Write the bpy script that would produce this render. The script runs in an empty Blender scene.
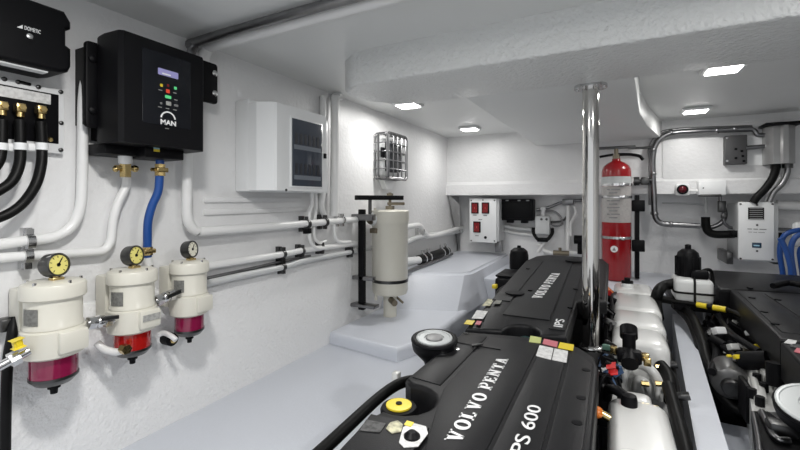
import bpy, bmesh, math, random
from mathutils import Vector, Matrix
random.seed(4)
S = bpy.context.scene
COL = S.collection
V = Vector

# ------------------------------------------------------------------ camera, world, exposure
F, VX, HOR, CZ = 410.0, 612.0, 200.0, 1.5
TH = math.atan((VX - 400) / F); CT, ST = math.cos(TH), math.sin(TH)
cam_d = bpy.data.cameras.new('camera'); cam = bpy.data.objects.new('camera', cam_d); COL.objects.link(cam)
cam.location = (0, 0, CZ); cam.rotation_euler = (math.pi / 2, 0, TH)
cam_d.sensor_width = 36; cam_d.lens = 36 * F / 800; cam_d.shift_y = -25 / 800; cam_d.clip_start = 0.02
S.camera = cam
w = bpy.data.worlds.new('world'); S.world = w; w.use_nodes = True
w.node_tree.nodes['Background'].inputs[0].default_value = (0.93, 0.96, 1.0, 1)
w.node_tree.nodes['Background'].inputs[1].default_value = 0.75
S.view_settings.view_transform = 'Standard'; S.view_settings.look = 'None'
S.view_settings.gamma = 1.0; S.view_settings.exposure = 0.22
S.view_settings.use_curve_mapping = False
LAMP_W = {'back': 4.0, 'rear': 2.8, 'front': 12.0}

# real-world points from sight lines: on a plane X = x, Y = y or Z = z
def ray(px, py):
    t = (px - 400) / F
    return V((t * CT - ST, t * ST + CT, (HOR - py) / F))
def LX(px, py, x=-1.5):
    r = ray(px, py); return V((0, 0, CZ)) + r * (x / r.x)
def BY(px, py, y=3.95):
    r = ray(px, py); return V((0, 0, CZ)) + r * (y / r.y)
def HZ(px, py, z):
    r = ray(px, py); return V((0, 0, CZ)) + r * ((z - CZ) / r.z)

# ------------------------------------------------------------------ materials
MATS = {}
def mat(name, col, rough=0.5, metal=0.0, bump=0, bscale=40, emit=0, ecol=None, coat=0, trans=0, var=0, vscale=4, alpha=1, spec=0.5):
    if name in MATS: return MATS[name]
    m = bpy.data.materials.new(name); m.use_nodes = True
    nt = m.node_tree; p = nt.nodes['Principled BSDF']
    c = (*col, 1)
    p.inputs['Base Color'].default_value = c
    p.inputs['Roughness'].default_value = rough; p.inputs['Metallic'].default_value = metal
    p.inputs['Coat Weight'].default_value = coat; p.inputs['Transmission Weight'].default_value = trans
    p.inputs['Specular IOR Level'].default_value = spec
    if emit:
        p.inputs['Emission Color'].default_value = (*(ecol or col), 1); p.inputs['Emission Strength'].default_value = emit
    if bump or var:
        tc = nt.nodes.new('ShaderNodeTexCoord')
        if bump:
            n = nt.nodes.new('ShaderNodeTexNoise'); n.inputs['Scale'].default_value = bscale; n.inputs['Detail'].default_value = 4
            b = nt.nodes.new('ShaderNodeBump'); b.inputs['Strength'].default_value = bump; b.inputs['Distance'].default_value = 0.01
            nt.links.new(tc.outputs['Object'], n.inputs['Vector']); nt.links.new(n.outputs[0], b.inputs['Height'])
            nt.links.new(b.outputs[0], p.inputs['Normal'])
        if var:
            n2 = nt.nodes.new('ShaderNodeTexNoise'); n2.inputs['Scale'].default_value = vscale; n2.inputs['Detail'].default_value = 5
            mx = nt.nodes.new('ShaderNodeMix'); mx.data_type = 'RGBA'
            mx.inputs[6].default_value = c; mx.inputs[7].default_value = (*[x * (1 - var) for x in col], 1)
            rp = nt.nodes.new('ShaderNodeValToRGB'); rp.color_ramp.elements[0].position = .4; rp.color_ramp.elements[1].position = .65
            nt.links.new(tc.outputs['Object'], n2.inputs['Vector']); nt.links.new(n2.outputs[0], rp.inputs[0])
            nt.links.new(rp.outputs[0], mx.inputs[0]); nt.links.new(mx.outputs[2], p.inputs['Base Color'])
    MATS[name] = m; return m

WALL = mat('white gelcoat wall', (.80, .80, .80), .35, bump=.35, bscale=38, var=.06, vscale=3)
WALLR = mat('rough white wall', (.82, .82, .82), .3, bump=.65, bscale=75)
CEIL = mat('ceiling paint', (.78, .79, .78), .4, bump=.12, bscale=9)
BEAM = mat('rough beam paint', (.76, .77, .76), .35, bump=1.0, bscale=60)
DECK = mat('grey blue deck paint', (.63, .655, .71), .35, bump=.1, bscale=80)
BILGE = mat('dark bilge', (.05, .05, .055), .6)
WPIPE = mat('white painted pipe', (.80, .80, .79), .3, bump=.1, bscale=30)
WMET = mat('white enamel', (.82, .83, .83), .3)
CREAM = mat('cream enamel', (.70, .68, .60), .3, var=.05)
BLACK = mat('black plastic', (.005, .005, .006), .45, spec=.13)
BLACKM = mat('black powder coat', (.005, .005, .006), .45, spec=.14)
GLOSSB = mat('gloss black panel', (.008, .009, .012), .2, spec=.25)
COVER = mat('engine cover plastic', (.008, .008, .009), .42, bump=.08, bscale=300, spec=.22)
COVER2 = mat('engine cover panel', (.010, .010, .011), .40, bump=.08, bscale=300, spec=.24)
RUB = mat('black rubber', (.005, .005, .005), .45, spec=.16)
BRONZE = mat('dull bronze', (.22, .19, .14), .4, .8)
STEEL = mat('stainless steel', (.62, .62, .62), .22, 1)
CHROME = mat('polished steel', (.62, .61, .59), .07, 1)
GALV = mat('galvanised conduit', (.24, .24, .245), .32, 1, var=.15, vscale=20)
DSTEEL = mat('dark steel', (.10, .10, .10), .35, 1)
BRASS = mat('brass', (.58, .44, .20), .25, 1)
BLUEH = mat('blue hose', (.010, .065, .27), .4)
ENGW = mat('white engine enamel', (.80, .80, .78), .22, coat=.3)
ALU = mat('cast aluminium', (.66, .66, .64), .35, .3, bump=.2, bscale=30)
GREYP = mat('grey plate', (.24, .24, .24), .4, .2)
LGREY = mat('light grey box', (.58, .59, .59), .35)
RED = mat('extinguisher red', (.30, .006, .010), .25, coat=.4)
REDFU = mat('red fuel bowl', (.42, .012, .01), .08, trans=.15, coat=.5)
MAGFU = mat('magenta fuel bowl', (.25, .012, .06), .08, trans=.15, coat=.5)
YEL = mat('yellow plastic', (.80, .62, .03), .35)
DIALY = mat('yellow dial', (.80, .72, .22), .4)
DIALW = mat('white dial', (.80, .78, .66), .4)
WHT = mat('white print', (.85, .85, .85), .5)
STICK = mat('white sticker', (.75, .75, .74), .5, var=.25, vscale=90)
PINK = mat('pink sticker', (.55, .16, .19), .5)
GRNST = mat('yellow green sticker', (.55, .60, .22), .5)
GREYL = mat('grey label', (.42, .42, .40), .4, var=.3, vscale=120)
ORANGE = mat('orange plastic', (.75, .20, .02), .35)
REDP = mat('red plastic', (.60, .02, .02), .35)
REDS = mat('red switch', (.20, .010, .012), .25)
GLASS = mat('smoked window', (.055, .065, .085), .08, spec=.5)
LCD = mat('lit display', (.24, .23, .42), .3, emit=.22, ecol=(.40, .38, .75))
LGRN = mat('green button', (.1, .5, .2), .4, emit=.3, ecol=(.1, .7, .25))
LRED = mat('red button', (.5, .04, .02), .4, emit=.3, ecol=(.8, .08, .03))
LEDM = mat('lamp diffuser', (1, 1, 1), .5, emit=14, ecol=(1, .99, .96))
SCREEN = mat('small lcd', (.02, .05, .09), .2)
CYAN = mat('cyan figures', (.35, .6, .75), .4)

# ------------------------------------------------------------------ mesh helpers
def B(): return bmesh.new()
def box(b, lo, hi, bev=0.0, seg=2):
    lo = V(lo); hi = V(hi)
    for i in range(3):
        if lo[i] > hi[i]: lo[i], hi[i] = hi[i], lo[i]
    r = bmesh.ops.create_cube(b, size=1); vs = r['verts']
    for v in vs:
        v.co = V([(lo[i] + hi[i]) / 2 + v.co[i] * (hi[i] - lo[i]) for i in range(3)])
    if bev > 0:
        es = list({e for v in vs for e in v.link_edges})
        bmesh.ops.bevel(b, geom=es, offset=min(bev, .49 * min(hi[i] - lo[i] for i in range(3))), segments=seg, profile=.5, affect='EDGES')
    return b
def obox(b, c, u, v, wv, su, sv, sw, bev=0.0):
    c = V(c); u = V(u).normalized(); v = V(v).normalized(); wv = V(wv).normalized()
    r = bmesh.ops.create_cube(b, size=1); vs = r['verts']
    for q in vs: q.co = c + u * q.co.x * su + v * q.co.y * sv + wv * q.co.z * sw
    if bev > 0:
        es = list({e for q in vs for e in q.link_edges})
        bmesh.ops.bevel(b, geom=es, offset=bev, segments=2, profile=.5, affect='EDGES')
    bmesh.ops.recalc_face_normals(b, faces=b.faces[:])
def poly_prism(b, pts, off, bev=0.0, seg=2):
    """closed 3D polygon pushed along the vector off"""
    off = V(off)
    a = [b.verts.new(V(p)) for p in pts]; c = [b.verts.new(V(p) + off) for p in pts]
    n = len(pts); fs = [b.faces.new(a), b.faces.new(c[::-1])]
    for i in range(n):
        fs.append(b.faces.new((a[i], c[i], c[(i + 1) % n], a[(i + 1) % n])))
    bmesh.ops.recalc_face_normals(b, faces=fs)
    if bev > 0:
        es = list({e for e in fs[1].edges})
        bmesh.ops.bevel(b, geom=es, offset=bev, segments=seg, profile=.5, affect='EDGES')
def frame_of(d):
    d = V(d).normalized(); h = V((0, 0, 1)) if abs(d.z) < .9 else V((1, 0, 0))
    u = h.cross(d).normalized(); return u, d.cross(u).normalized(), d
def rings(b, rs, n, cap=True):
    loops = []
    for c, u, v, ru, rv in rs:
        loops.append([b.verts.new(c + u * math.cos(2 * math.pi * i / n) * ru + v * math.sin(2 * math.pi * i / n) * rv) for i in range(n)])
    for a, c in zip(loops, loops[1:]):
        for i in range(n): b.faces.new((a[i], a[(i + 1) % n], c[(i + 1) % n], c[i]))
    if cap:
        b.faces.new(loops[0][::-1]); b.faces.new(loops[-1])
def cyl(b, p0, p1, r0, r1=None, n=20):
    p0 = V(p0); p1 = V(p1); u, v, d = frame_of(p1 - p0); r1 = r0 if r1 is None else r1
    rings(b, [(p0, u, v, r0, r0), (p1, u, v, r1, r1)], n)
def lathe(b, o, prof, n=28, axis=(0, 0, 1)):
    o = V(o); u, v, d = frame_of(axis)
    rings(b, [(o + d * z, u, v, max(r, 1e-4), max(r, 1e-4)) for r, z in prof], n)
def spline(pts, sub=6):
    P = [V(p) for p in pts]
    if len(P) < 3: return P
    out = []
    for i in range(len(P) - 1):
        a = P[i - 1] if i else P[0] * 2 - P[1]; p, q = P[i], P[i + 1]
        e = P[i + 2] if i + 2 < len(P) else P[-1] * 2 - P[-2]
        for k in range(sub):
            t = k / sub
            out.append(.5 * ((2 * p) + (q - a) * t + (2 * a - 5 * p + 4 * q - e) * t * t + (3 * p - a - 3 * q + e) * t ** 3))
    return out + [P[-1]]
def tube(b, pts, r, n=12, smooth=True, sub=6):
    P = spline(pts, sub) if smooth else [V(p) for p in pts]
    P = [p for i, p in enumerate(P) if i == 0 or (p - P[i - 1]).length > 1e-5]
    u = None; rs = []
    for i, p in enumerate(P):
        d = (P[min(i + 1, len(P) - 1)] - P[max(i - 1, 0)]).normalized()
        if u is None: u, v, _ = frame_of(d)
        else:
            u = (u - d * u.dot(d)).normalized(); v = d.cross(u)
        rs.append((p, u, v, r, r))
    rings(b, rs, n)
def sph(b, c, r, n=16):
    r = V((r, r, r)) if not hasattr(r, '__len__') else V(r)
    q = bmesh.ops.create_uvsphere(b, u_segments=n, v_segments=n // 2, radius=1)
    for v in q['verts']: v.co = V(c) + V((v.co.x * r.x, v.co.y * r.y, v.co.z * r.z))
def torus(b, c, axis, R, r, n=28, k=8):
    u, v, d = frame_of(axis); c = V(c); L = []
    for i in range(n):
        a = 2 * math.pi * i / n; e = u * math.cos(a) + v * math.sin(a)
        L.append([b.verts.new(c + e * (R + r * math.cos(2 * math.pi * j / k)) + d * r * math.sin(2 * math.pi * j / k)) for j in range(k)])
    for i in range(n):
        for j in range(k):
            b.faces.new((L[i][j], L[(i + 1) % n][j], L[(i + 1) % n][(j + 1) % k], L[i][(j + 1) % k]))
def rrect(x0, y0, x1, y1, r, k=5):
    out = []
    for cx, cy, a in ((x1 - r, y0 + r, -90), (x1 - r, y1 - r, 0), (x0 + r, y1 - r, 90), (x0 + r, y0 + r, 180)):
        for i in range(k + 1):
            t = math.radians(a + 90 * i / k); out.append((cx + r * math.cos(t), cy + r * math.sin(t)))
    return out

# ------------------------------------------------------------------ object helpers
OFF = {}
XF = [None]
def link(name, b, m, parent=None, smooth=True):
    off = OFF.get(parent.name, V((0, 0, 0))) if parent else V((0, 0, 0))
    me = bpy.data.meshes.new(name)
    if XF[0]:
        c0, k0 = XF[0]
        for v in b.verts: d_ = v.co - c0; v.co = c0 + V((d_.x * k0[0], d_.y * k0[0], d_.z * k0[1]))
    for v in b.verts: v.co -= off
    bmesh.ops.recalc_face_normals(b, faces=b.faces[:])
    b.to_mesh(me); b.free(); me.materials.append(m)
    if smooth:
        for p in me.polygons: p.use_smooth = True
        me.set_sharp_from_angle(angle=math.radians(38))
    o = bpy.data.objects.new(name, me); COL.objects.link(o)
    if parent: o.parent = parent
    OFF[o.name] = off
    return o
def tag(o, label, cat, group=None):
    o['label'] = label; o['category'] = cat
    if group: o['group'] = group
    return o
def thing(name, label, cat, loc, group=None):
    o = bpy.data.objects.new(name, None); COL.objects.link(o); o.location = loc
    o.empty_display_size = .05; OFF[o.name] = V(loc)
    return tag(o, label, cat, group)
def single(name, b, m, label, cat, group=None):
    """a thing that is one mesh, its origin at its lowest point's middle"""
    zs = min(v.co.z for v in b.verts); c = sum((v.co for v in b.verts), V()) / len(b.verts); o0 = V((c.x, c.y, zs))
    for v in b.verts: v.co -= o0
    o = link(name, b, m); o.location = o0; OFF[o.name] = o0
    return tag(o, label, cat, group)
def struct(name, b, m, smooth=True):
    o = link(name, b, m, None, smooth); o['kind'] = 'structure'; return o
def lab(o, s): o['label'] = s; return o
DG = bpy.context.evaluated_depsgraph_get
def text(name, s, origin, u, v, m, parent, width, height=None, align='LEFT', ext=.0012, bold=0.0):
    """lettering: origin = start of the baseline, u along the line, v up the letters"""
    if name in ('button_caption', 'caption', 'label_line', 'display_figures', 'switch_caption', 'maker_caption'):
        u = V(u).normalized(); v = V(v).normalized(); n = u.cross(v); b = B(); h = height or width / max(len(s), 1) * 1.1
        x = -width / 2 if align == 'C' else 0; k = width / len(s)
        for wd in s.split():
            w_ = len(wd) * k - .3 * k; o = V(origin) + u * x + n * .0006
            poly_prism(b, [o, o + u * w_, o + u * w_ + v * h * .7, o + v * h * .7], n * ext); x += (len(wd) + 1) * k
        return link('printed_line', b, m, parent, False)
    c = bpy.data.curves.new('lettering', 'FONT'); c.body = s; c.size = 1; c.offset = bold
    o = bpy.data.objects.new('lettering', c); COL.objects.link(o); DG().update()
    me = bpy.data.meshes.new_from_object(o.evaluated_get(DG())); bpy.data.objects.remove(o); bpy.data.curves.remove(c)
    xs = [q.co.x for q in me.vertices]; ys = [q.co.y for q in me.vertices]
    x0, x1, y1 = min(xs), max(xs), max(ys)
    sx = width / (x1 - x0); sy = sx if height is None else height / y1
    u = V(u).normalized(); v = V(v).normalized(); n = u.cross(v)
    b = B(); b.from_mesh(me); bpy.data.meshes.remove(me)
    sh = -width / 2 if align == 'C' else 0
    for q in b.verts: q.co = V(origin) + u * ((q.co.x - x0) * sx + sh) + v * q.co.y * sy + n * .0006
    r = bmesh.ops.extrude_face_region(b, geom=b.faces[:])
    for e in r['geom']:
        if isinstance(e, bmesh.types.BMVert): e.co += n * ext
    return link(name, b, m, parent, False)

def arc(cx, cy, R, r, a0, a1, k=14):
    return [(cx + R * math.cos(math.radians(a0 + (a1 - a0) * i / k)), cy + R * math.sin(math.radians(a0 + (a1 - a0) * i / k))) for i in range(k + 1)] + \
           [(cx + r * math.cos(math.radians(a1 - (a1 - a0) * i / k)), cy + r * math.sin(math.radians(a1 - (a1 - a0) * i / k))) for i in range(k + 1)]
def R4(x0, y0, x1, y1): return [(x0, y0), (x1, y0), (x1, y1), (x0, y1)]
SL = {  # heavy slab-serif capitals, cap height 1
 'V': (1.0, [[(.06, 1), (.34, 1), (.62, 0), (.40, 0)], [(.70, 1), (.86, 1), (.62, 0), (.48, 0)], R4(0, .90, .42, 1), R4(.62, .90, .96, 1)]),
 'O': (.96, [[(.46 + x * .46, .5 + y * .52) for x, y in [(math.cos(t * math.pi / 14), math.sin(t * math.pi / 14)) for t in range(29)]] + [(.46 + x * .20, .5 + y * .38) for x, y in [(math.cos(t * math.pi / 14), math.sin(t * math.pi / 14)) for t in range(28, -1, -1)]]]),
 'L': (.88, [R4(.10, 0, .36, 1), R4(0, .90, .46, 1), R4(0, 0, .74, .13), R4(.62, 0, .74, .30)]),
 'P': (.92, [R4(.10, 0, .36, 1), R4(0, .89, .5, 1), R4(0, 0, .46, .10), arc(.48, .705, .335, .17, -90, 90), R4(.3, .87, .5, 1.04), R4(.3, .37, .5, .535)]),
 'E': (.88, [R4(.10, 0, .36, 1), R4(0, .87, .76, 1), R4(0, 0, .78, .13), R4(.66, 0, .78, .28), R4(.64, .72, .76, 1), R4(.3, .44, .58, .57)]),
 'N': (1.08, [R4(.12, 0, .27, 1), R4(.74, 0, .89, 1), R4(0, 0, .38, .10), R4(.64, .90, 1.0, 1), [(.04, 1), (.34, 1), (.89, 0), (.68, 0)]]),
 'T': (.92, [R4(.29, 0, .55, 1), R4(0, .87, .84, 1), R4(0, .70, .12, 1), R4(.72, .70, .84, 1), R4(.16, 0, .68, .10)]),
 'A': (.98, [[(.10, 0), (.25, 0), (.50, 1), (.34, 1)], [(.34, 1), (.60, 1), (.88, 0), (.60, 0)], R4(0, 0, .34, .10), R4(.50, 0, .96, .10), R4(.24, .24, .64, .36)]),
 ' ': (.42, [])}
def slab(name, s, p0, p1, vdir, h, m, parent, ext=.0012):
    p0 = V(p0); p1 = V(p1); u = (p1 - p0).normalized(); v = V(vdir); v = (v - u * v.dot(u)).normalized(); n = u.cross(v)
    tot = sum(SL[c][0] for c in s); k = (p1 - p0).length / tot; x = 0; b = B()
    for c in s:
        for pl in SL[c][1]:
            poly_prism(b, [p0 + u * (x + a * .9) * k + v * q * h + n * .0006 for a, q in pl], n * ext)
        x += SL[c][0]
    return link(name, b, m, parent, False)

# ================================================================== THE ROOM
XL, YB, YR, ZC = -1.5, 3.95, 4.25, 2.14
b = B(); box(b, (XL - .1, -.7, 1.02), (XL, YR + .1, ZC + .1)); struct('wall_left', b, WALL)
b = B(); box(b, (XL - .1, -.7, .1), (XL + .012, YR, 1.17), .012); struct('trim_1', b, WALLR)
b = B(); box(b, (XL - .1, -.7, ZC), (2.1, YR + .1, ZC + .1)); struct('ceiling', b, CEIL)
# back wall: upper panel over a recess, with a lip along its foot
b = B(); box(b, (XL, YB, 1.545), (2.0, YB + .08, ZC), 0); struct('wall_back', b, WALL)
b = B(); box(b, (XL - .05, YR, .1), (2.0, YR + .08, 1.6)); struct('wall_back_recess', b, WALL)
b = B(); poly_prism(b, [(XL, YB - .025, 1.55), (XL, YB - .025, 1.65), (XL, YB, 1.68), (XL, YR, 1.68), (XL, YR, 1.55)], (3.5, 0, 0)); struct('trim_2', b, WALL)
b = B(); poly_prism(b, [(XL, YB - .02, 1.56), (XL, YR, 1.56), (XL, YR, .9), (XL + .02, YR, .9), (XL + .10, YB + .05, 1.45)], (.02, 0, 0)); struct('trim_3', b, WALL)
# right-hand wall and hull, out of the frame
b = B(); box(b, (1.9, -.7, .1), (2.0, YR, ZC)); struct('wall_right', b, WALL)
# ceiling beam with a rounded end, and the lowered soffit behind it
b = B()
pl = [(-.98, 1.48), (2.0, 1.45), (2.0, 1.92), (-.86, 1.92), (-1.0, 1.86), (-1.09, 1.76), (-1.12, 1.66), (-1.09, 1.56)]
poly_prism(b, [(x, y, ZC + .01) for x, y in pl], (0, 0, -.155), .012, 3); struct('trim_4', b, BEAM)
b = B()
pl = [(-.64, 1.9), (.08, 1.9), (.105, 2.2), (.145, 2.75), (.21, 3.2), (.36, YB), (-.62, YB)]
poly_prism(b, [(x, y, ZC + .01) for x, y in pl], (0, 0, -.150), .008, 2); struct('trim_5', b, CEIL)
# raised rounded panel on the upper back wall, to starboard
b = B(); pa = BY(662, 133, YB); pb = BY(790, 181, YB)
poly_prism(b, [(x, YB, z) for x, z in rrect(pa.x, pb.z, pb.x + .3, pa.z + .04, .06)], (0, -.012, 0), .008); struct('trim_6', b, WALL)
# decks and steps
b = B(); box(b, (XL, -.7, .1), (-.72, 2.1, .65), .015); struct('floor', b, DECK)
b = B()
poly_prism(b, [(XL, 1.97, .1), (-1.0, 1.90, .1), (-.93, 2.1, .1), (-.90, 3.3, .1), (XL, 3.3, .1)], (0, 0, .62), .03, 4); struct('trim_7', b, DECK)
b = B(); f0 = [(XL, 2.55), (-.96, 2.71), (-.90, 2.85), (-.88, 4.3), (XL, 4.3)]; f1 = [(XL, 2.70), (-.99, 2.97), (-.955, 3.06), (-.95, 4.3), (XL, 4.3)]
a = [b.verts.new((x, y, .7)) for x, y in f0]; c = [b.verts.new((x, y, .95)) for x, y in f1]
b.faces.new(c)
for i in range(5): b.faces.new((a[i], a[(i + 1) % 5], c[(i + 1) % 5], c[i]))
bmesh.ops.bevel(b, geom=[e for e in b.edges if all(v in c for v in e.verts)], offset=.02, segments=3, affect='EDGES')
struct('trim_8', b, DECK)
b = B(); box(b, (-1.1, 3.3, .1), (2.0, YR, .86), .02); struct('trim_9', b, DECK)
b = B(); box(b, (-.75, -.7, .02), (2.0, 3.4, .12)); struct('floor_bilge', b, BILGE)
# stringer between the engine beds
b = B(); poly_prism(b, [(.155, .6, .78), (.232, .6, .78), (.42, 3.1, .78), (.34, 3.1, .78)], (0, 0, -.7)); 
struct('trim_10', b, DECK)
b = B(); box(b, (.30, .6, .1), (.62, 2.08, .60), .01); struct('trim_11', b, DECK)

# ================================================================== CEILING LIGHTS, POLE, CEILING CONDUITS
def ceil_light(x, y, label, power, sx=.13, sy=.11):
    t = thing('ceiling_light', label, 'ceiling light', (x, y, ZC), 'square ceiling lights')
    b = B(); box(b, (x - sx / 2 - .02, y - sy / 2 - .02, ZC - .022), (x + sx / 2 + .02, y + sy / 2 + .02, ZC - .0005), .008); link('frame', b, WMET, t)
    b = B(); box(b, (x - sx / 2, y - sy / 2, ZC - .028), (x + sx / 2, y + sy / 2, ZC - .02), .004); link('diffuser', b, LEDM, t)
    l = bpy.data.lights.new('lamp_light', 'AREA'); l.shape = 'RECTANGLE'; l.size = sx; l.size_y = sy; l.energy = power; l.color = (1, .985, .96)
    o = bpy.data.objects.new('lamp_light', l); COL.objects.link(o); o.parent = t; o.location = (0, 0, -.035)
ceil_light(-1.19, 2.42, 'glowing ceiling light over the wire-caged bulkhead lamp', LAMP_W['back'])
ceil_light(-1.11, 3.48, 'glowing ceiling light over the panel of red rocker switches', LAMP_W['rear'])
ceil_light(.47, 2.44, 'glowing ceiling light beside the cross beam, on the pole side', LAMP_W['back'])
ceil_light(.52, 3.50, 'glowing ceiling light above the bent steel conduit loop', LAMP_W['rear'])
ceil_light(-.55, .35, 'added unseen ceiling light in front of the cross beam over the front engine', LAMP_W['front'])  # added lamp above the frame, brightens the front of the room
ceil_light(.75, .75, 'added unseen ceiling light in front of the cross beam towards the starboard engines', LAMP_W['front'])  # second added lamp out of view, fills the starboard front with light

px_, py_ = -.083, 1.97; zs = ZC - .14
t = thing('support_pole', 'polished steel pole from the ceiling down past the engine covers', 'pole', (px_, py_, .12))
b = B(); cyl(b, (px_, py_, .12), (px_, py_, zs - .002), .034, n=32); link('tube', b, CHROME, t)
b = B(); cyl(b, (px_, py_, zs - .014), (px_, py_, zs - .001), .066, n=32)
link('flange', b, STEEL, t)
for i in range(6):
    a = i * math.pi / 3; b = B(); cyl(b, (px_ + .052 * math.cos(a), py_ + .052 * math.sin(a), zs - .022), (px_ + .052 * math.cos(a), py_ + .052 * math.sin(a), zs - .013), .007, n=6); link('bolt', b, STEEL, t)
b = B(); torus(b, (px_, py_, .86), (0, 0, 1), .041, .008); cyl(b, (px_ + .03, py_ - .045, .86), (px_ + .05, py_ - .06, .86), .006); link('clamp_ring', b, STEEL, t)

for k, (y, r, m, lb) in enumerate(((1.045, .017, GALV, 'bare steel conduit running across the ceiling before the beam'), (1.10, .022, WPIPE, 'white painted conduit running across the ceiling before the beam'))):
    b = B(); tube(b, [(XL + .035, y, 1.95), (XL + .035, y, 2.04), (XL + .06, y, 2.095), (XL + .12, y, 2.112), (-.4, y - .01, 2.115), (.3, y - .02, 2.115), (1.0, y - .02, 2.115)], r)
    single('conduit', b, m, lb, 'conduit')

# ================================================================== LEFT WALL: pipes and conduits
def wpipe(pts, r, label, m=WPIPE, x=-1.47, cat='pipe', name='pipe', smooth=True):
    b = B(); tube(b, [LX(p[0], p[1], p[2] if len(p) > 2 else x) for p in pts], r, smooth=smooth)
    return single(name, b, m, label, cat)
def clamp(px, py, x, r, label, ax=(0, 1, 0), name='pipe_clamp', m=DSTEEL):
    """saddle clamp of a band with two ears and a foot on the wall"""
    c = LX(px, py, x); b = B()
    u = V(ax)
    cyl(b, c - u * .009, c + u * .009, r + .004, n=18)
    o = V((0, 0, 1)) if abs(u.z) < .5 else V((0, 1, 0))
    for s in (-1, 1): obox(b, c + o * s * (r + .010), (0, 1, 0), (0, 0, 1), (1, 0, 0), .016, .016, .02)
    obox(b, V((XL + .008, c.y, c.z)), (0, 1, 0), (0, 0, 1), (1, 0, 0), .02, (r + .02) * 2 if o.z else .03, .03)
    obox(b, V(((XL + c.x) / 2, c.y, c.z)), (0, 1, 0), (0, 0, 1), (1, 0, 0), .014, r, abs(c.x - XL))
    return single(name, b, m, label, 'pipe clamp', 'pipe clamps on the white wall')
wpipe([(93, 60), (87, 75), (84, 95), (83, 120), (82, 185), (80, 208), (72, 226), (54, 237), (25, 241), (-14, 246)], .015, 'white pipe bending down beside the busbar panel and out of frame')
wpipe([(126, 172), (126, 186), (118, 203), (113, 222), (111, 240), (104, 250), (90, 252), (40, 255), (-14, 259)], .0135, 'white pipe dropping from the brass valve under the black charger')
wpipe([(187, 150), (187, 190), (187, 214), (190, 225), (197, 231), (210, 231), (290, 225), (350, 220), (372, 218)], .019, 'thick white pipe running along the wall into the strainer', x=-1.45)
wpipe([(196, 268), (240, 261), (284, 254), (305, 250), (330, 247), (366, 242)], .016, 'upper of two white pipes below the thick pipe', x=-1.46)
wpipe([(200, 285), (240, 276), (284, 267), (300, 262), (318, 258), (340, 254), (372, 248)], .015, 'lower of two white pipes below the thick pipe', x=-1.46, m=LGREY)
wpipe([(204, 279), (250, 269), (284, 261), (310, 256)], .008, 'thin grey tube between the two white pipes', m=GALV, x=-1.475)
wpipe([(335, 96), (335, 150), (334, 216)], .027, 'thickest vertical white conduit from the ceiling beside the breaker box', x=-1.46)
wpipe([(323, 96), (323, 140), (323, 190), (321, 205), (324, 216)], .018, 'vertical white conduit partly behind the breaker box', x=-1.475)
wpipe([(312, 192), (312, 204), (309, 214), (309, 228), (310, 240), (316, 248), (326, 248)], .010, 'thin white tube hanging in a loop under the breaker box', x=-1.445)
wpipe([(316, 192), (316, 208), (314, 225), (315, 238), (320, 243), (326, 241)], .009, 'second thin white tube looping behind the first one', x=-1.46)
wpipe([(334, 222), (335, 236), (340, 242), (350, 242)], .010, 'short white tube curling below the thick vertical conduit', x=-1.45)
wpipe([(338, 100), (338, 97), (336, 96)], .03, 'white collar where the thickest vertical conduit meets the ceiling', name='pipe_collar', smooth=False, x=-1.46)
for i, (a, c_, x, r, lb) in enumerate((
        (29, 242, -1.47, .020, 'bright steel clamp on the white pipe under the busbar panel'), (27, 256, -1.47, .018, 'bright steel clamp on the lowest pipe above the nearest filter'),
        (307, 224, -1.45, .022, 'black clamp on the thick pipe under the breaker box'), (325, 222, -1.45, .022, 'second black clamp on the thick pipe, before the strainer'),
        (342, 220, -1.45, .020, 'steel union clamp on the thick pipe nearest the strainer'),
        (283, 254, -1.46, .016, 'black clamp on the upper of the two white pipes'), (283, 267, -1.46, .015, 'black clamp on the lower of the two white pipes'),
        (302, 251, -1.46, .014, 'small clamp on the upper pipe beside the hanging loops'), (322, 248, -1.46, .014, 'black clamp where the thin loops end'),
        (351, 252, -1.46, .014, 'black clamp on the lower pipe in front of the strainer'))):
    clamp(a, c_, x, r, lb, m=STEEL if i in (0, 1, 4) else DSTEEL)
b = B(); c = LX(307, 231, -1.44); 
for s in (-.012, .014): box(b, (c.x - .01, c.y + s - .011, c.z - .014), (c.x + .012, c.y + s + .011, c.z + .014), .003)
single('cable_gland', b, BLACK, 'pair of black glands hanging under the thick white pipe', 'cable gland')
# shallow cable ledge mouldings behind the pipe
for k, (p, q, lb) in enumerate((((203, 213), (306, 209), 'x'), ((203, 201), (300, 199), 'y'))):
    a = LX(*p); c = LX(*q); b = B(); box(b, (XL - .01, a.y, (a.z + c.z) / 2 - .012), (XL + .012, c.y, (a.z + c.z) / 2 + .012), .006); struct('trim_%d' % (12 + k), b, WALL)

# ------------------------------------------------------------------ black charger at the top corner
xf = -1.37
def YZ(px, py, x): q = LX(px, py, x); return q.y, q.z
yr, zt = YZ(72, 16, xf); _, zb = YZ(72, 68, xf); yl = .24
t = thing('power_supply', 'black power box over the busbar panel with a pale strip below', 'power supply', (XL, (yr + yl) / 2, zb))
pl = [(yl, zb - .02), (yr - .03, zb - .02), (yr - .006, zb - .012), (yr, zb + .004), (yr, zb + .055), (yr - .012, zb + .062), (yr - .012, zb + .105), (yr, zb + .112), (yr, zt - .018), (yr - .016, zt + .008), (yl, zt + .01)]
b = B(); poly_prism(b, [(XL + .002, y, z) for y, z in pl], (xf - XL - .002, 0, 0), .012, 3); link('casing', b, BLACKM, t)
b = B(); q0 = LX(6, 59, xf); q1 = LX(60, 76, xf)
box(b, (xf - .05, q0.y - .05, zb - .0245), (xf - .018, q1.y - .02, zb - .0205)); link('vent_strip', b, WMET, t)
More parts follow.
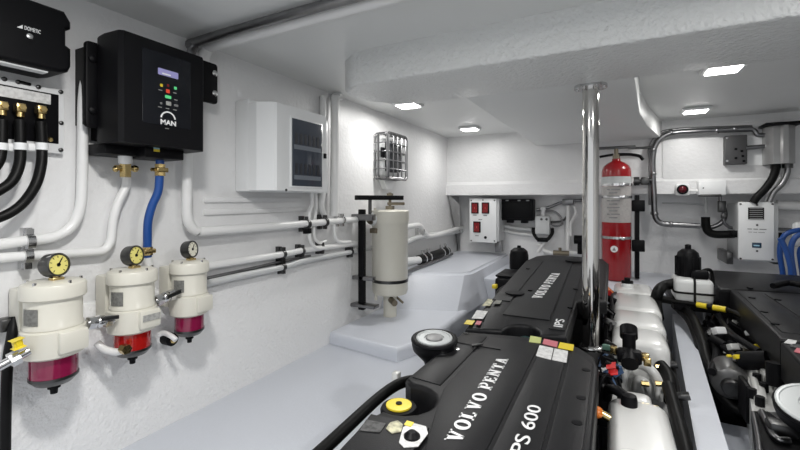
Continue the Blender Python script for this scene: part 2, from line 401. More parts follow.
q0 = LX(18.5, 22, xf); q1 = LX(40.5, 33, xf)
text('brand_lettering', '◢DOMETIC'.replace('◢', ''), (xf, q0.y + .012, q0.z - .015), (0, 1, 0), (0, 0, 1), WHT, t, q1.y - q0.y - .012, .010, bold=.015)
b = B(); poly_prism(b, [(xf + .0006, q0.y - .004, q0.z - .015), (xf + .0006, q0.y + .008, q0.z - .015), (xf + .0006, q0.y + .008, q0.z - .005)], (.001, 0, 0)); link('brand_mark', b, WHT, t)
b = B(); q = LX(29.5, 36.5, xf); lathe(b, q, [(.0075, -.001), (.0075, .003), (.006, .004)], axis=(1, 0, 0)); link('indicator_button', b, STEEL, t)

# ------------------------------------------------------------------ busbar panel with cables
xp = -1.475
yr, zt = YZ(64.5, 90, xp); _, zb = YZ(64, 154, xp)
t = thing('busbar_panel', 'black terminal panel in a white bolted frame on the wall', 'electrical panel', (XL, yr - .2, zb))
b = B(); box(b, (XL + .001, .30, zb), (xp, yr, zt), .004); link('frame', b, WMET, t)
yi, zi = YZ(58.5, 95, xp); _, zj = YZ(58, 144, xp)
b = B(); box(b, (xp - .006, .30, zj), (xp + .003, yi, zi), .002); link('backing_plate', b, BLACK, t)
b = B(); ya, za = YZ(50, 95, xp); box(b, (xp, .30, za - .029), (xp + .005, ya, za)); link('label_strip', b, STICK, t)
for px, py in ((4, 79), (18, 82), (38, 87), (60.5, 92), (61, 123), (60.5, 150)):
    q = LX(px, py, xp); b = B(); lathe(b, q, [(.006, -.002), (.006, .004), (.003, .006)], n=10, axis=(1, 0, 0)); link('bolt', b, DSTEEL, t)
b = B(); q = LX(50, 139.5, xp + .003); lathe(b, q, [(.007, -.001), (.007, .004), (.004, .007)], n=12, axis=(1, 0, 0)); link('indicator_lamp', b, BRASS, t)
q = LX(24, 83, xp + .001); b = B(); obox(b, q, (0, 1, -.05), (0, 0, 1), (1, 0, 0), .03, .008, .01, .002); link('latch', b, BLACK, t)
CAB = ([(41, 110, -1.45), (41, 122, -1.445), (42, 150, -1.44), (41, 166, -1.43), (36, 184, -1.42), (24, 202, -1.42), (8, 214, -1.42), (-14, 222, -1.42)],
       [(20, 108, -1.45), (20, 120, -1.445), (20.5, 150, -1.44), (19, 166, -1.435), (12, 181, -1.43), (0, 190, -1.43), (-14, 197, -1.43)],
       [(2, 106, -1.45), (2, 120, -1.445), (1, 150, -1.44), (-3, 164, -1.435), (-16, 176, -1.43)])
for k, (pts, lb) in enumerate(zip(CAB, ('black battery cable from the lug nearest the panel edge', 'black battery cable from the middle lug of the busbar panel', 'black battery cable at the frame edge beside the busbar panel'))):
    P = [LX(*p) for p in pts]; t = thing('battery_cable', lb, 'cable', P[-1], 'black battery cables')
    b = B(); tube(b, P[1:], .0128, n=14); link('cable', b, RUB, t)
    b = B(); q = P[0]; box(b, (q.x - .015, q.y - .011, q.z - .012), (q.x + .012, q.y + .011, q.z + .012), .003); cyl(b, q + V((.012, 0, 0)), q + V((.02, 0, 0)), .008, n=6); cyl(b, q + V((0, 0, -.025)), q + V((0, 0, 0)), .009); link('lug', b, BRASS, t)
    b = B(); cyl(b, LX(pts[2][0], 143, -1.44), LX(pts[2][0], 150, -1.44), .0148); link('sleeve', b, WMET, t)
    b = B(); q = LX(pts[2][0] - 10, 147, -1.455); box(b, (q.x - .015, q.y - .012, q.z - .012), (q.x + .01, q.y + .016, q.z + .01), .003); link('saddle', b, WMET, t)

# ------------------------------------------------------------------ battery charger with lit display
xf = -1.28
y0, z0 = YZ(120, 31, xf); y1, z1 = YZ(206, 147, xf)
zt, zb = 2.005, 1.672
t = thing('battery_charger', 'big black charger with a small lit display and buttons', 'battery charger', (XL, (y0 + y1) / 2, zb))
b = B(); pl = [(-1.405, y0 + .002), (-1.36, y0 - .004), (xf - .012, y0), (xf, y0 + .012), (xf, y1 - .012), (xf - .015, y1), (-1.405, y1 + .01)]
poly_prism(b, [(x, y, zb) for x, y in pl], (0, 0, zt - zb), .008); link('casing', b, BLACKM, t)
b = B(); box(b, (XL + .001, y0 + .03, zb + .02), (-1.40, y1 - .03, zt - .02)); link('back_plate', b, BLACK, t)
for s, ya, yb2 in ((0, y0 - .026, y0 + .03), (1, 1.03, 1.131)):
    zz = ((1.985, 1.722) if s == 0 else (2.045, 1.885))
    b = B(); poly_prism(b, [(-1.425, y, z) for y, z in rrect(ya, zz[1], yb2, zz[0], .012)], (.014, 0, 0), .004)
    box(b, (XL + .001, ya + .012, zz[1] + .012), (-1.42, yb2 - .02, zz[0] - .012))
    f = link('mounting_flange', b, BLACK, t)
    for q in ((.2, .8) if s == 0 else (.25, .75)):
        b = B(); z = zz[1] + (zz[0] - zz[1]) * q; y = ya + .018 if s == 0 else yb2 - .018
        lathe(b, (-1.411, y, z), [(.012, 0), (.012, .006), (.006, .010)], n=12, axis=(1, 0, 0)); link('bolt', b, STEEL if s else BLACK, f)
q0 = LX(142, 46, xf); q1 = LX(190.5, 129, xf)
b = B(); poly_prism(b, [(xf - .001, y, z) for y, z in rrect(q0.y, q1.z - .004, q1.y, q0.z - .002, .006)], (.003, 0, 0), .001)
pn = link('control_panel', b, GLOSSB, t)
xq = xf + .0022
def fr(px0, py0, px1, py1, m, name, par, th=.0015, rad=.002):
    a = LX(px0, py0, xq); c = LX(px1, py1, xq); b = B()
    poly_prism(b, [(xq, y, z) for y, z in rrect(a.y, c.z, c.y, a.z, rad, 3)], (th, 0, 0)); return link(name, b, m, par, False)
fr(158, 67.5, 178, 79.5, LCD, 'display', pn)
q0 = LX(162, 74, xq + .0016); text('display_figures', '-24.5', q0, (0, 1, 0), (0, 0, 1), WHT, pn, .030)
for nm, x0, yy0, x1, yy1, m in (('button', 160, 83.5, 162.6, 87, YEL), ('button', 174, 86.5, 176.6, 90, LGRN), ('button', 166, 89, 169.5, 93.5, LRED), ('button', 165, 94.8, 171, 99.2, LGRN), ('button', 167, 84, 169, 87, REDS), ('button', 160, 102, 162, 104.5, GREYP), ('button', 166, 101, 171, 106, GREYL), ('button', 174, 104, 178, 107, GREYP)):
    fr(x0, yy0, x1, yy1, m, nm, pn)
for x0, yy in ((158.5, 90), (173, 93), (174, 100), (158, 107), (165.5, 108.5), (173, 110)):
    a = LX(x0, yy, xq); text('button_caption', 'MODE' if x0 > 170 else 'ALARM', a, (0, 1, 0), (0, 0, 1), GREYL, pn, .012)
a = LX(160.4, 123.8, xq); c = LX(175.8, 124, xq)
text('maker_lettering', 'MAN', (xq, a.y, a.z), (0, 1, 0), (0, 0, 1), WHT, pn, c.y - a.y, .0155, bold=.035)
q = LX(168, 121.5, xq); b = B(); RR = (c.y - a.y) / 2
poly_prism(b, [(xq + .0006, q.y + x, q.z + .0065 + y) for x, y in arc(0, 0, RR, RR - .0045, 8, 172, 18)], (.0012, 0, 0)); link('maker_arc', b, WHT, pn, False)
a = LX(165, 128.5, xq); text('maker_caption', 'marine', a, (0, 1, 0), (0, 0, 1), GREYL, pn, .013)
# connection box under the casing
xg = -1.33; a = LX(145, 146, xg); c = LX(184, 160.5, xg)
b = B(); box(b, (-1.45, a.y, c.z), (xg, c.y, zb + .003), .004); j = link('connection_box', b, BLACK, t)
a = LX(153.5, 146.5, xg); c = LX(159.5, 152, xg)
b = B(); box(b, (xg, a.y, c.z), (xg + .001, c.y, a.z)); s_ = link('sticker', b, CYAN, j)
b = B(); box(b, (xg, a.y, c.z), (xg + .0015, c.y, (a.z + c.z) / 2)); link('sticker_band', b, YEL, s_)
b = B(); a = LX(99, 146, -1.40); box(b, (XL + .01, a.y + .0, zb - .03), (-1.37, a.y + .12, zb + .003), .004); link('lower_bracket', b, BLACK, t)
# hoses out of the charger
P = [LX(125, 143, -1.40), LX(125.5, 176, -1.42)]
t = thing('shutoff_valve', 'brass valve with white pipe stub under the black charger', 'valve', (P[1].x, P[1].y, P[1].z))
b = B(); cyl(b, (P[0].x, P[0].y, zb + .0), P[0] + (P[1] - P[0]) * .6, .020); link('stub', b, WPIPE, t)
b = B(); q = LX(125.5, 168, -1.42); cyl(b, q + V((0, 0, .02)), q + V((0, 0, -.03)), .018, n=6); cyl(b, q + V((0, -.032, 0)), q + V((0, .036, 0)), .008); sph(b, q + V((0, .03, .0)), .012, 10); sph(b, q + V((0, -.03, -.005)), .010, 10); link('valve_body', b, BRASS, t)
t = thing('blue_hose', 'blue hose with brass clamps hanging from the black charger', 'hose', LX(147.5, 257, -1.42))
P = [LX(160, 160, -1.38), LX(159.5, 178, -1.385), LX(158, 192, -1.39), LX(152, 206, -1.40), LX(148, 222, -1.41), LX(147.5, 240, -1.42), LX(147.5, 257, -1.425)]
b = B(); tube(b, P, .0135, n=16); link('hose', b, BLUEH, t)
for p, z in ((LX(160, 170, -1.382), .02), (LX(147.5, 251, -1.423), .014)):
    b = B(); cyl(b, p + V((0, 0, z)), p + V((0, 0, -z)), .0165, n=8); cyl(b, p + V((0, -.03, 0)), p + V((0, .02, 0)), .006, n=8); box(b, p + V((-.003, -.02, -.008)), p + V((.018, .02, .008)), .003); link('hose_clamp', b, BRASS, t)
t = single('hose_tail', (lambda b: (cyl(b, LX(147.5, 257, -1.425), LX(149, 268, -1.43), .013), b)[1])(B()), WPIPE, 'white pipe tail where the blue hose ends above the filters', 'pipe')

# ------------------------------------------------------------------ fuel filters
def fuel_filter(px, ytop, bowl, dial, label, sk=(1.0, 1.0)):
    X = -1.385
    c = LX(px, ytop, X); y = c.y; z = c.z; k = 1.0; XF[0] = (V((X, y, z)), sk)
    t = thing('fuel_filter', label, 'fuel filter', (X, y, z - .325 * sk[1]), 'fuel filters in a row on the wall')
    b = B(); lathe(b, (X, y, z), [(.02, .004), (.060, .003), (.076, -.004), (.079, -.010), (.079, -.042 * k), (.074, -.047 * k), (.070, -.048 * k)], 36); link('lid', b, CREAM, t)
    b = B(); lathe(b, (X, y, z), [(.069, -.046 * k), (.069, -.118 * k), (.072, -.122 * k), (.072, -.128 * k), (.069, -.13 * k), (.069, -.205 * k), (.06, -.213 * k)], 36)
    link('body', b, CREAM, t)
    b = B(); lathe(b, (X, y, z), [(.070, -.129 * k), (.077, -.134 * k), (.079, -.175 * k), (.076, -.205 * k), (.068, -.210 * k)], 36)
    obox(b, (X + .073, y + .015, z - .165 * k), (0, 1, 0), (0, 0, 1), (1, 0, 0), .075, .062 * k, .03, .008); link('head', b, CREAM, t)
    b = B(); lathe(b, (X, y, z), [(.058, -.209 * k), (.058, -.272 * k), (.05, -.28 * k)], 36); link('bowl', b, bowl, t)
    b = B(); lathe(b, (X, y, z), [(.0595, -.268 * k), (.0595, -.276 * k), (.045, -.292 * k), (.02, -.300 * k)], 32); link('bowl_base', b, DSTEEL, t)
    b = B(); lathe(b, (X, y, z), [(.016, -.298 * k), (.016, -.310 * k), (.010, -.312 * k), (.009, -.326 * k)], 12); link('drain_plug', b, BLACK, t)
    b = B(); obox(b, (X - .082, y, z - .10 * k), (0, 1, 0), (0, 0, 1), (1, 0, 0), .13, .16 * k, .066, .006); link('wall_bracket', b, CREAM, t)
    b = B(); a = math.radians(-38)
    for i in range(6):
        pass
    q = [(X + .0705 * math.cos(math.radians(d)), y + .0705 * math.sin(math.radians(d))) for d in (-92, -82, -72, -62, -52)]
    vs = [[b.verts.new((p[0], p[1], z - zz * k)) for p in q] for zz in (.066, .112)]
    for i in range(4): b.faces.new((vs[0][i], vs[0][i + 1], vs[1][i + 1], vs[1][i]))
    bmesh.ops.solidify(b, geom=b.faces[:], thickness=.0012); link('rating_label', b, GREYL, t)
    # vacuum gauge on the lid
    g = V((X + .005, y + .004, z + .047)); d = V((1, .28, .12)).normalized()
    b = B(); lathe(b, g - d * .03, [(.012, -.004), (.031, 0), (.034, .006), (.034, .040), (.030, .0415), (.029, .037)], 28, d); ga = link('gauge', b, DSTEEL, t)
    b = B(); lathe(b, g - d * .03, [(.0285, .030), (.0285, .0375)], 28, d); fc = link('gauge_dial', b, dial, ga)
    u, v, _ = frame_of(d); b = B(); cc = g + d * .0082
    obox(b, cc + u * .004 + v * .006, u * .55 + v * .8, u * .8 - v * .55, d, .026, .003, .0012); cyl(b, cc - d * .001, cc + d * .002, .005, n=10)
    for i in range(9):
        an = math.radians(-50 + i * 35); e = u * math.cos(an) + v * math.sin(an); obox(b, cc + e * .023, e, e.cross(d), d, .006, .0015, .0008)
    link('gauge_needle', b, BLACK, fc)
    b = B(); cyl(b, (X + .005, y + .004, z), g + V((0, 0, -.03)), .009, n=8); box(b, (X - .008, y - .012, z - .001), (X + .018, y + .02, z + .012), .003); link('gauge_stem', b, BRASS, ga)
    for i in range(5):
        an = math.radians(i * 72 + 10); b = B(); cyl(b, (X + .066 * math.cos(an), y + .066 * math.sin(an), z - .004), (X + .066 * math.cos(an), y + .066 * math.sin(an), z + .006), .005, n=6); link('lid_screw', b, STEEL, t)
    XF[0] = None
    return t, V((X, y, z))
f1, c1 = fuel_filter(54, 281, MAGFU, DIALY, 'cream fuel filter with a dark magenta bowl, nearest the frame edge', (.94, .96))
f2, c2 = fuel_filter(132.5, 269, REDFU, DIALY, 'cream fuel filter with a bright red bowl, in the middle', (.90, .94))
f3, c3 = fuel_filter(189.5, 261, MAGFU, DIALW, 'cream fuel filter under a white gauge, farthest along the wall', (.845, .92))
b = B(); q = c2 + V((.0805, .014, -.149)); obox(b, q, (0, 1, 0), (0, 0, 1), (1, 0, 0), .055, .020, .002); link('name_plate', b, GREYL, f2)
def fitting(a, c, label, valve=True, m=STEEL, r=.011):
    a = V(a); c = V(c); t = thing('ball_valve' if valve else 'pipe_fitting', label, 'valve' if valve else 'pipe fitting', (a + c) / 2)
    b = B(); cyl(b, a, c, r); link('pipe', b, m, t)
    d = (c - a).normalized()
    for s in (.18, .78):
        p = a + (c - a) * s; b = B(); cyl(b, p - d * .010, p + d * .010, r * 1.75, n=6); link('hex_nut', b, STEEL, t)
    if valve:
        p = (a + c) / 2; b = B(); sph(b, p, r * 1.7, 12); cyl(b, p, p + V((.03, 0, .012)), .006); link('valve_body', b, STEEL, t)
        b = B(); obox(b, p + V((.03, .012, .012)), d, (0, 0, 1), (1, 0, 0), .05, .012, .005, .002); link('handle', b, DSTEEL, t)
    return t
fitting(c1 + V((.02, .070, -.135)), c2 + V((.02, -.068, -.145)), 'steel ball valve between the magenta and the red filter')
fitting(c2 + V((.01, .067, -.12)), c3 + V((.01, -.06, -.105)), 'steel ball valve between the red filter and the far filter')
ft = fitting(c1 + V((.03, -.20, -.215)), c1 + V((.04, -.07, -.165)), 'steel pipe fitting entering the nearest filter at the frame edge', False)
b = B(); q = LX(17.5, 343.5, -1.33); obox(b, q, (0, 1, .2), (0, -.2, 1), (1, 0, 0), .018, .022, .02, .004); lab(link('cap', b, YEL, ft), 'yellow cap')
b = B(); tube(b, [LX(97, 343, -1.42), LX(104, 349, -1.40), LX(116, 352, -1.37), LX(124, 350, -1.35)], .011); single('elbow_pipe', b, WPIPE, 'pale elbow pipe at the bowl of the red filter', 'pipe')
b = B(); q = LX(125, 349, -1.325); cyl(b, q - V((.012, 0, 0)), q + V((.012, 0, 0)), .015, n=6); single('brass_plug', b, BRASS, 'brass plug in front of the red bowl', 'plug')
b = B(); tube(b, [LX(158, 335, -1.44), LX(164, 333, -1.42), LX(171, 336, -1.38), LX(176, 340, -1.36)], .009); single('elbow_pipe', b, WPIPE, 'white elbow pipe below the far filter with white gauge', 'pipe')
t = thing('drain_cock', 'black round drain knob with brass centre on the wall below the filters', 'knob', LX(170, 338, -1.47))
b = B(); q = LX(170.5, 339, -1.46); lathe(b, q, [(.024, -.03), (.024, .012), (.018, .016)], 20, (1, 0, 0)); link('knob', b, BLACK, t)
b = B(); lathe(b, q, [(.013, .015), (.013, .02), (.006, .024)], 8, (1, 0, 0)); link('plug', b, BRASS, t)
b = B(); tube(b, [LX(14, 318, -1.46), LX(12, 335, -1.44), LX(8, 360, -1.44), LX(6, 400, -1.44), LX(5, 470, -1.44)], .012); single('drain_hose', b, RUB, 'black hose running down the wall beside the nearest filter', 'hose')
b = B(); q = LX(10, 325, -1.43); box(b, q + V((-.06, -.012, -.022)), q + V((-.02, .018, .012)), .004); single('hose_bracket', b, DSTEEL, 'dark bracket holding the black hose at the frame edge', 'bracket')
b = B(); tube(b, [LX(90, 320, -1.47), LX(100, 318, -1.46), LX(108, 315, -1.45)], .010)
single('sight_tube', b, WPIPE, 'short white stub on the wall between the two nearest filters', 'pipe')

# ------------------------------------------------------------------ white breaker box
t = thing('breaker_box', 'white breaker box with a smoked window on the wall', 'breaker box', (XL, 1.6, 1.535))
ya, yb = 1.292, 1.86; zt, zb = 1.945, 1.538
b = B(); box(b, (XL + .001, ya, zb), (-1.415, yb, zt), .006); link('back_box', b, WMET, t)
b = B(); pl = [(-1.415, ya), (-1.37, ya + .004), (-1.31, ya + .036), (-1.305, ya + .045), (-1.305, yb - .16), (-1.315, yb - .15), (-1.415, yb - .145)]
pl = [(-1.415, ya), (-1.37, ya + .002), (-1.308, ya + .040), (-1.300, ya + .052), (-1.300, 1.694), (-1.308, 1.702), (-1.415, 1.706)]
poly_prism(b, [(x, y, zb + .004) for x, y in pl], (0, 0, zt - zb - .02), .003); dr = link('lid', b, WMET, t, False)
a = LX(291, 122, -1.30); c = LX(321, 184, -1.30)
zw0, zw1 = 1.565, 1.875
b = B(); box(b, (-1.302, a.y - .008, zw0 - .008), (-1.294, c.y + .008, zw1 + .008), .003); link('window_frame', b, WMET, dr)
b = B(); box(b, (-1.298, a.y, zw0), (-1.2925, c.y, zw1), .002); wn = link('window', b, GLASS, dr)
for r_ in range(2):
    for i in range(6):
        yy = a.y + .018 + i * (c.y - a.y - .03) / 6; zz = zw0 + .055 + r_ * .14
        b = B(); box(b, (-1.2925, yy, zz), (-1.2905, yy + .018, zz + .05)); link('breaker', b, mat('dim breaker', (.02, .022, .03), .4), wn)
    b = B(); box(b, (-1.2925, a.y + .012, zw0 + .03 + r_ * .14), (-1.291, c.y - .012, zw0 + .05 + r_ * .14)); link('breaker_rail', b, mat('dim rail', (.16, .18, .21), .4), wn)
b = B(); q = LX(324.5, 156, -1.30); box(b, q + V((-.002, -.008, -.012)), q + V((.008, .008, .012)), .002); link('latch', b, BLACK, dr)
for px, py in ((286, 190), (307, 187)):
    b = B(); q = LX(px, py, -1.30); lathe(b, q, [(.006, -.002), (.006, .003)], 10, (1, 0, 0)); link('screw', b, DSTEEL, dr)

# ------------------------------------------------------------------ caged bulkhead lamp
t = thing('bulkhead_lamp', 'wire-caged bulkhead lamp on the wall above the strainer', 'wall lamp', LX(389, 182, XL))
y0, y1, z0, z1 = 2.49, 2.79, 1.65, 1.975
b = B(); box(b, (XL + .001, y0 + .02, z0 + .02), (-1.44, y1 - .02, z1 - .02), .02, 3); link('base', b, WMET, t)
b = B(); box(b, (-1.445, y0 + .05, z0 + .05), (-1.40, y1 - .05, z1 - .05), .03, 3); link('glass_cover', b, mat('lamp glass', (.03, .032, .035), .08), t)
b = B(); box(b, (-1.44, y0 - .005, 1.80), (-1.425, y0 + .04, 1.87), .004); link('name_plate', b, BLACK, t)
def wire(pts, nm='guard_wire'): bb = B(); tube(bb, pts, .005, n=6, smooth=False); link(nm, bb, GALV, t)
xo = -1.385
for i in range(6):
    z = z0 + .01 + i * (z1 - z0 - .02) / 5; wire([(-1.49, y0, z), (xo - .02, y0, z), (xo, y0 + .02, z), (xo, y1 - .02, z), (xo - .02, y1, z), (-1.49, y1, z)])
for i in range(5):
    y = y0 + .02 + i * (y1 - y0 - .04) / 4; wire([(-1.49, y, z0), (xo - .02, y, z0), (xo, y, z0 + .02), (xo, y, z1 - .02), (xo - .02, y, z1), (-1.49, y, z1)])
b = B(); 
for x in (xo, -1.46):
    P = [(x, y, z) for y, z in rrect(y0, z0, y1, z1, .03)]; tube(b, P + [P[0]], .008, n=8, smooth=False)
link('guard_rim', b, GALV, t)
b = B(); q = LX(384, 184, -1.46); poly_prism(b, [(XL + .002, 2.55, 1.66), (XL + .002, 2.75, 1.66), (XL + .002, 2.69, 1.58), (XL + .002, 2.61, 1.58)], (.04, 0, 0)); link('bracket', b, WMET, t)

# ------------------------------------------------------------------ raw water strainer
X, Y = -1.33, 2.425
t = thing('water_strainer', 'tall cream water strainer cylinder standing on the grey step', 'strainer', (X, Y, .72))
b = B(); lathe(b, (X, Y, 0), [(.060, .86), (.112, .875), (.121, .90), (.121, 1.335), (.124, 1.34), (.128, 1.36), (.128, 1.425), (.122, 1.432), (.05, 1.436)], 36); link('body', b, CREAM, t)
b = B(); cyl(b, (X, Y, .72), (X, Y, .865), .045); link('drain_foot', b, CREAM, t)
b = B(); lathe(b, (X, Y, 0), [(.123, .955), (.123, .975)], 36); box(b, (X + .09, Y - .03, .945), (X + .115, Y + .0, .985), .004); link('strap', b, DSTEEL, t)
b = B(); obox(b, (X - .02, Y - .10, 1.515), (.45, .9, 0), (-.9, .45, 0), (0, 0, 1), .36, .04, .030, .003); hb = link('clamp_bar', b, BLACK, t)
b = B(); cyl(b, (X, Y, 1.43), (X, Y, 1.55), .010); cyl(b, (X, Y, 1.435), (X, Y, 1.46), .03, n=6); cyl(b, (X, Y, 1.53), (X, Y, 1.545), .022, n=6); obox(b, (X + .03, Y + .03, 1.475), (1, 1, 0), (-1, 1, 0), (0, 0, 1), .12, .02, .02, .004); link('wing_nut', b, BRONZE, hb)
for p in ((370, 206, -1.42),):
    b = B(); q = LX(*p); cyl(b, (q.x, q.y, 1.36), (q.x, q.y, 1.52), .012); link('clamp_rod', b, DSTEEL, hb)
b = B(); box(b, (XL + .06, 2.20, .80), (XL + .10, 2.235, 1.44), .004); link('upright', b, BLACK, t)
for qa, qb in (((XL + .015, 2.19, 1.37), (X, 2.24, 1.41)), ((XL + .015, 2.18, .82), (X + .02, 2.25, .84)), ((XL + .015, 2.20, .99), (X, 2.24, 1.015))):
    b = B(); box(b, qa, qb, .004); link('bracket', b, GALV, t)
q = LX(374, 219, -1.40); b = B(); cyl(b, q + V((0, -.03, 0)), V((X - .02, Y - .06, q.z)), .035); cyl(b, q + V((0, -.02, 0)), q + V((0, .0, 0)), .045, n=8); link('inlet', b, WMET, t)
b = B(); cyl(b, q + V((.0, -.045, 0)), q + V((0, -.03, 0)), .032, n=24); link('inlet_clamp', b, BRONZE, t)
b = B(); q = LX(375, 230, -1.38); box(b, q + V((-.03, -.02, -.02)), q + V((.02, .02, .012)), .004); link('drain_valve', b, BRONZE, t)
b = B(); cyl(b, (X + .04, Y - .06, .845), (X + .09, Y - .10, .835), .02); link('drain_tap', b, BRONZE, t)
b = B(); cyl(b, (X + .02, Y + .05, .84), (X + .07, Y + .06, .80), .008); link('drain_tap', b, BRONZE, t)
b = B(); tube(b, [LX(375, 208, -1.39), LX(376, 240, -1.385), LX(376, 300, -1.385)], .010, n=8, smooth=False); link('vent_tube', b, CREAM, t)
# pipes going on past the strainer
wpipe([(404, 228), (412, 226), (420, 226), (424, 232), (432, 236), (460, 228), (474, 225)], .022, 'upper white pipe running on past the strainer to the back wall', x=-1.44)
wpipe([(404, 243), (420, 237), (440, 234), (462, 231), (478, 229)], .024, 'lower white pipe running on past the strainer to the back wall', x=-1.45, m=LGREY)
clamp(422, 231, -1.44, .022, 'steel clamp on the pipes just past the strainer', m=STEEL); clamp(457, 230, -1.45, .024, 'steel clamp on the pipes at the back corner', m=STEEL)
t = thing('hose_joint', 'black ribbed hose joint on a pipe lying above the platform', 'hose', LX(428, 262, -1.40))
P = [LX(404, 262, -1.40), LX(420, 260, -1.40), LX(447, 251, -1.40)]
b = B(); cyl(b, P[0], P[1], .032); link('stub', b, WMET, t)
b = B(); tube(b, [P[1] - (P[1] - P[0]) * .1, P[1] + (P[2] - P[1]) * .5, P[2]], .040, smooth=False); link('hose', b, RUB, t)
for s in (.08, .25, .75, .93):
    q = P[1] + (P[2] - P[1]) * s; d = (P[2] - P[1]).normalized(); b = B(); cyl(b, q - d * .012, q + d * .012, .045); box(b, q + V((-.01, -.015, .03)), q + V((.015, .015, .075)), .003); link('hose_clamp', b, STEEL, t)
b = B(); tube(b, [LX(404, 273, -1.36), LX(425, 265, -1.36), LX(452, 254, -1.38)], .014); single('thin_pipe', b, GALV, 'thin grey pipe below the black ribbed hose joint', 'pipe')

# ================================================================== BACK WALL (recess)
yf = 3.97
# switch panel
a = BY(469.5, 198.5, yf); c = BY(496.5, 243, yf)
t = thing('switch_panel', 'white box with three red rocker switches on the back wall', 'switch panel', (a.x, YR, c.z))
b = B(); box(b, (a.x, yf, c.z), (c.x, yf + .02, a.z), .004); fp = link('front_plate', b, WMET, t)
b = B(); box(b, (a.x + .012, yf + .018, c.z + .012), (c.x + .02, YR - .001, a.z - .004), .006); link('case', b, LGREY, t)
for px, py in ((475, 208), (485.5, 208), (477, 227)):
    q = BY(px, py, yf); b = B(); box(b, (q.x - .038, yf - .008, q.z - .055), (q.x + .038, yf + .002, q.z + .055), .004); s_ = link('switch_bezel', b, BLACK, fp)
    b = B(); poly_prism(b, [(q.x - .026, yf - .008, q.z - .044), (q.x - .026, yf - .022, q.z - .044), (q.x - .026, yf - .012, q.z), (q.x - .026, yf - .016, q.z + .044), (q.x - .026, yf - .008, q.z + .044)], (.052, 0, 0)); link('rocker', b, REDS, s_)
    text('switch_caption', 'I', (q.x, yf - .019, q.z - .01), (1, 0, 0), (0, 0, 1), REDP, s_, .006, .03)
for px, py in ((471.3, 200.5), (494.5, 200.5), (471.3, 240.5), (494.5, 241), (483, 200)):
    q = BY(px, py, yf); b = B(); lathe(b, q, [(.007, -.002), (.007, .004)], 10, (0, -1, 0)); link('screw', b, DSTEEL, fp)
b = B(); q = BY(485.5, 237.5, yf); lathe(b, q, [(.014, -.002), (.014, .006), (.010, .010)], 14, (0, -1, 0)); link('round_button', b, BLACK, fp)
b = B(); box(b, (c.x - .03, yf + .06, c.z - .10), (c.x + .03, yf + .16, c.z + .015), .004); link('foot_bracket', b, GALV, t)
for px, py, s in ((475, 215.5, 'PUMP'), (485.5, 216, 'FAN'), (477, 236, 'LIGHT'), (480.5, 220, 'AUTO')):
    q = BY(px, py, yf); text('caption', s, q, (1, 0, 0), (0, 0, 1), GREYP, fp, .04, align='C')
# black control box
a = BY(499, 199, 4.1); c = BY(533, 221, 4.1)
t = thing('control_box', 'flat black box beside the red switch panel on the back wall', 'control box', (a.x, YR, c.z))
b = B(); box(b, (a.x, 4.1, c.z), (c.x, YR - .001, a.z), .014, 3); link('casing', b, BLACKM, t)
b = B(); box(b, (a.x + .02, 4.092, c.z + .02), (c.x - .02, 4.102, a.z - .025), .006); link('cover', b, BLACK, t)
for f_ in (.25, .6, .85):
    b = B(); x = a.x + (c.x - a.x) * f_; box(b, (x - .015, 4.088, a.z - .022), (x + .015, 4.1, a.z - .006), .002); link('clip', b, GALV, t)
b = B(); box(b, (a.x + .07, 4.12, c.z - .025), (a.x + .13, 4.2, c.z + .01), .004); box(b, (c.x - .12, 4.12, c.z - .025), (c.x - .06, 4.2, c.z + .01), .004); link('cable_glands', b, BLACK, t)
# grey junction box
a = BY(535, 216, 4.12); c = BY(549.5, 234.5, 4.12)
t = thing('junction_box', 'small pale junction box with black cable loops on the back wall', 'junction box', (a.x, YR, c.z))
b = B(); box(b, (a.x, 4.12, c.z), (c.x, YR - .001, a.z), .008); link('case', b, LGREY, t)
for f_ in (.45, .8):
    b = B(); lathe(b, (a.x + (c.x - a.x) * f_, 4.12, a.z - .03), [(.012, -.001), (.012, .004)], 10, (0, -1, 0)); link('screw', b, DSTEEL, t)
b = B(); cyl(b, ((a.x + c.x) / 2, 4.18, a.z - .005), ((a.x + c.x) / 2, 4.18, a.z + .06), .02); cyl(b, ((a.x + c.x) / 2, 4.18, a.z + .06), ((a.x + c.x) / 2, 4.18, a.z + .085), .028, n=6); link('cable_gland', b, WMET, t)
for s in (-1, 1):
    xm = (a.x + c.x) / 2; xe = a.x - .02 if s < 0 else c.x + .02
    b = B(); tube(b, [(xe, 4.15, c.z + .06), (xe, 4.15, c.z + .01), (xe - s * .035, 4.14, c.z - .045), (xm + s * .03, 4.14, c.z - .05), (xm + s * .02, 4.14, c.z - .07)], .016); link('cable_loop', b, RUB, t)
b = B(); box(b, (xm - .05, 4.12, c.z - .075), (xm + .05, 4.17, c.z - .035), .008); link('cable_clip', b, BLACK, t)
def bpipe(pts, r, label, m=WPIPE, y=4.2, cat='pipe', name='pipe', smooth=True):
    b = B(); tube(b, [BY(p[0], p[1], p[2] if len(p) > 2 else y) for p in pts], r, smooth=smooth); return single(name, b, m, label, cat)
bpipe([(538, 252), (543, 244), (545, 240)], .016, 'short white pipe below the black cable loops', y=4.16)
bpipe([(540, 244), (544, 250), (552, 253), (566, 253), (584, 253)], .022, 'white pipe along the foot of the recess behind the engine', y=4.18)
bpipe([(568, 203), (568, 225), (568, 250)], .020, 'upright white pipe left standing in the recess beside the pole', y=4.2).__setitem__('label', 'upright white pipe in the recess beside the pole')
bpipe([(574, 206), (576, 213), (571, 224), (571, 236)], .014, 'white curled tube next to the upright pipe in the recess', y=4.18)
bpipe([(536, 210), (550, 207), (560, 203), (572, 201), (585, 200)], .014, 'grey conduit under the ledge of the back wall', m=GALV, y=4.18, name='conduit', cat='conduit')
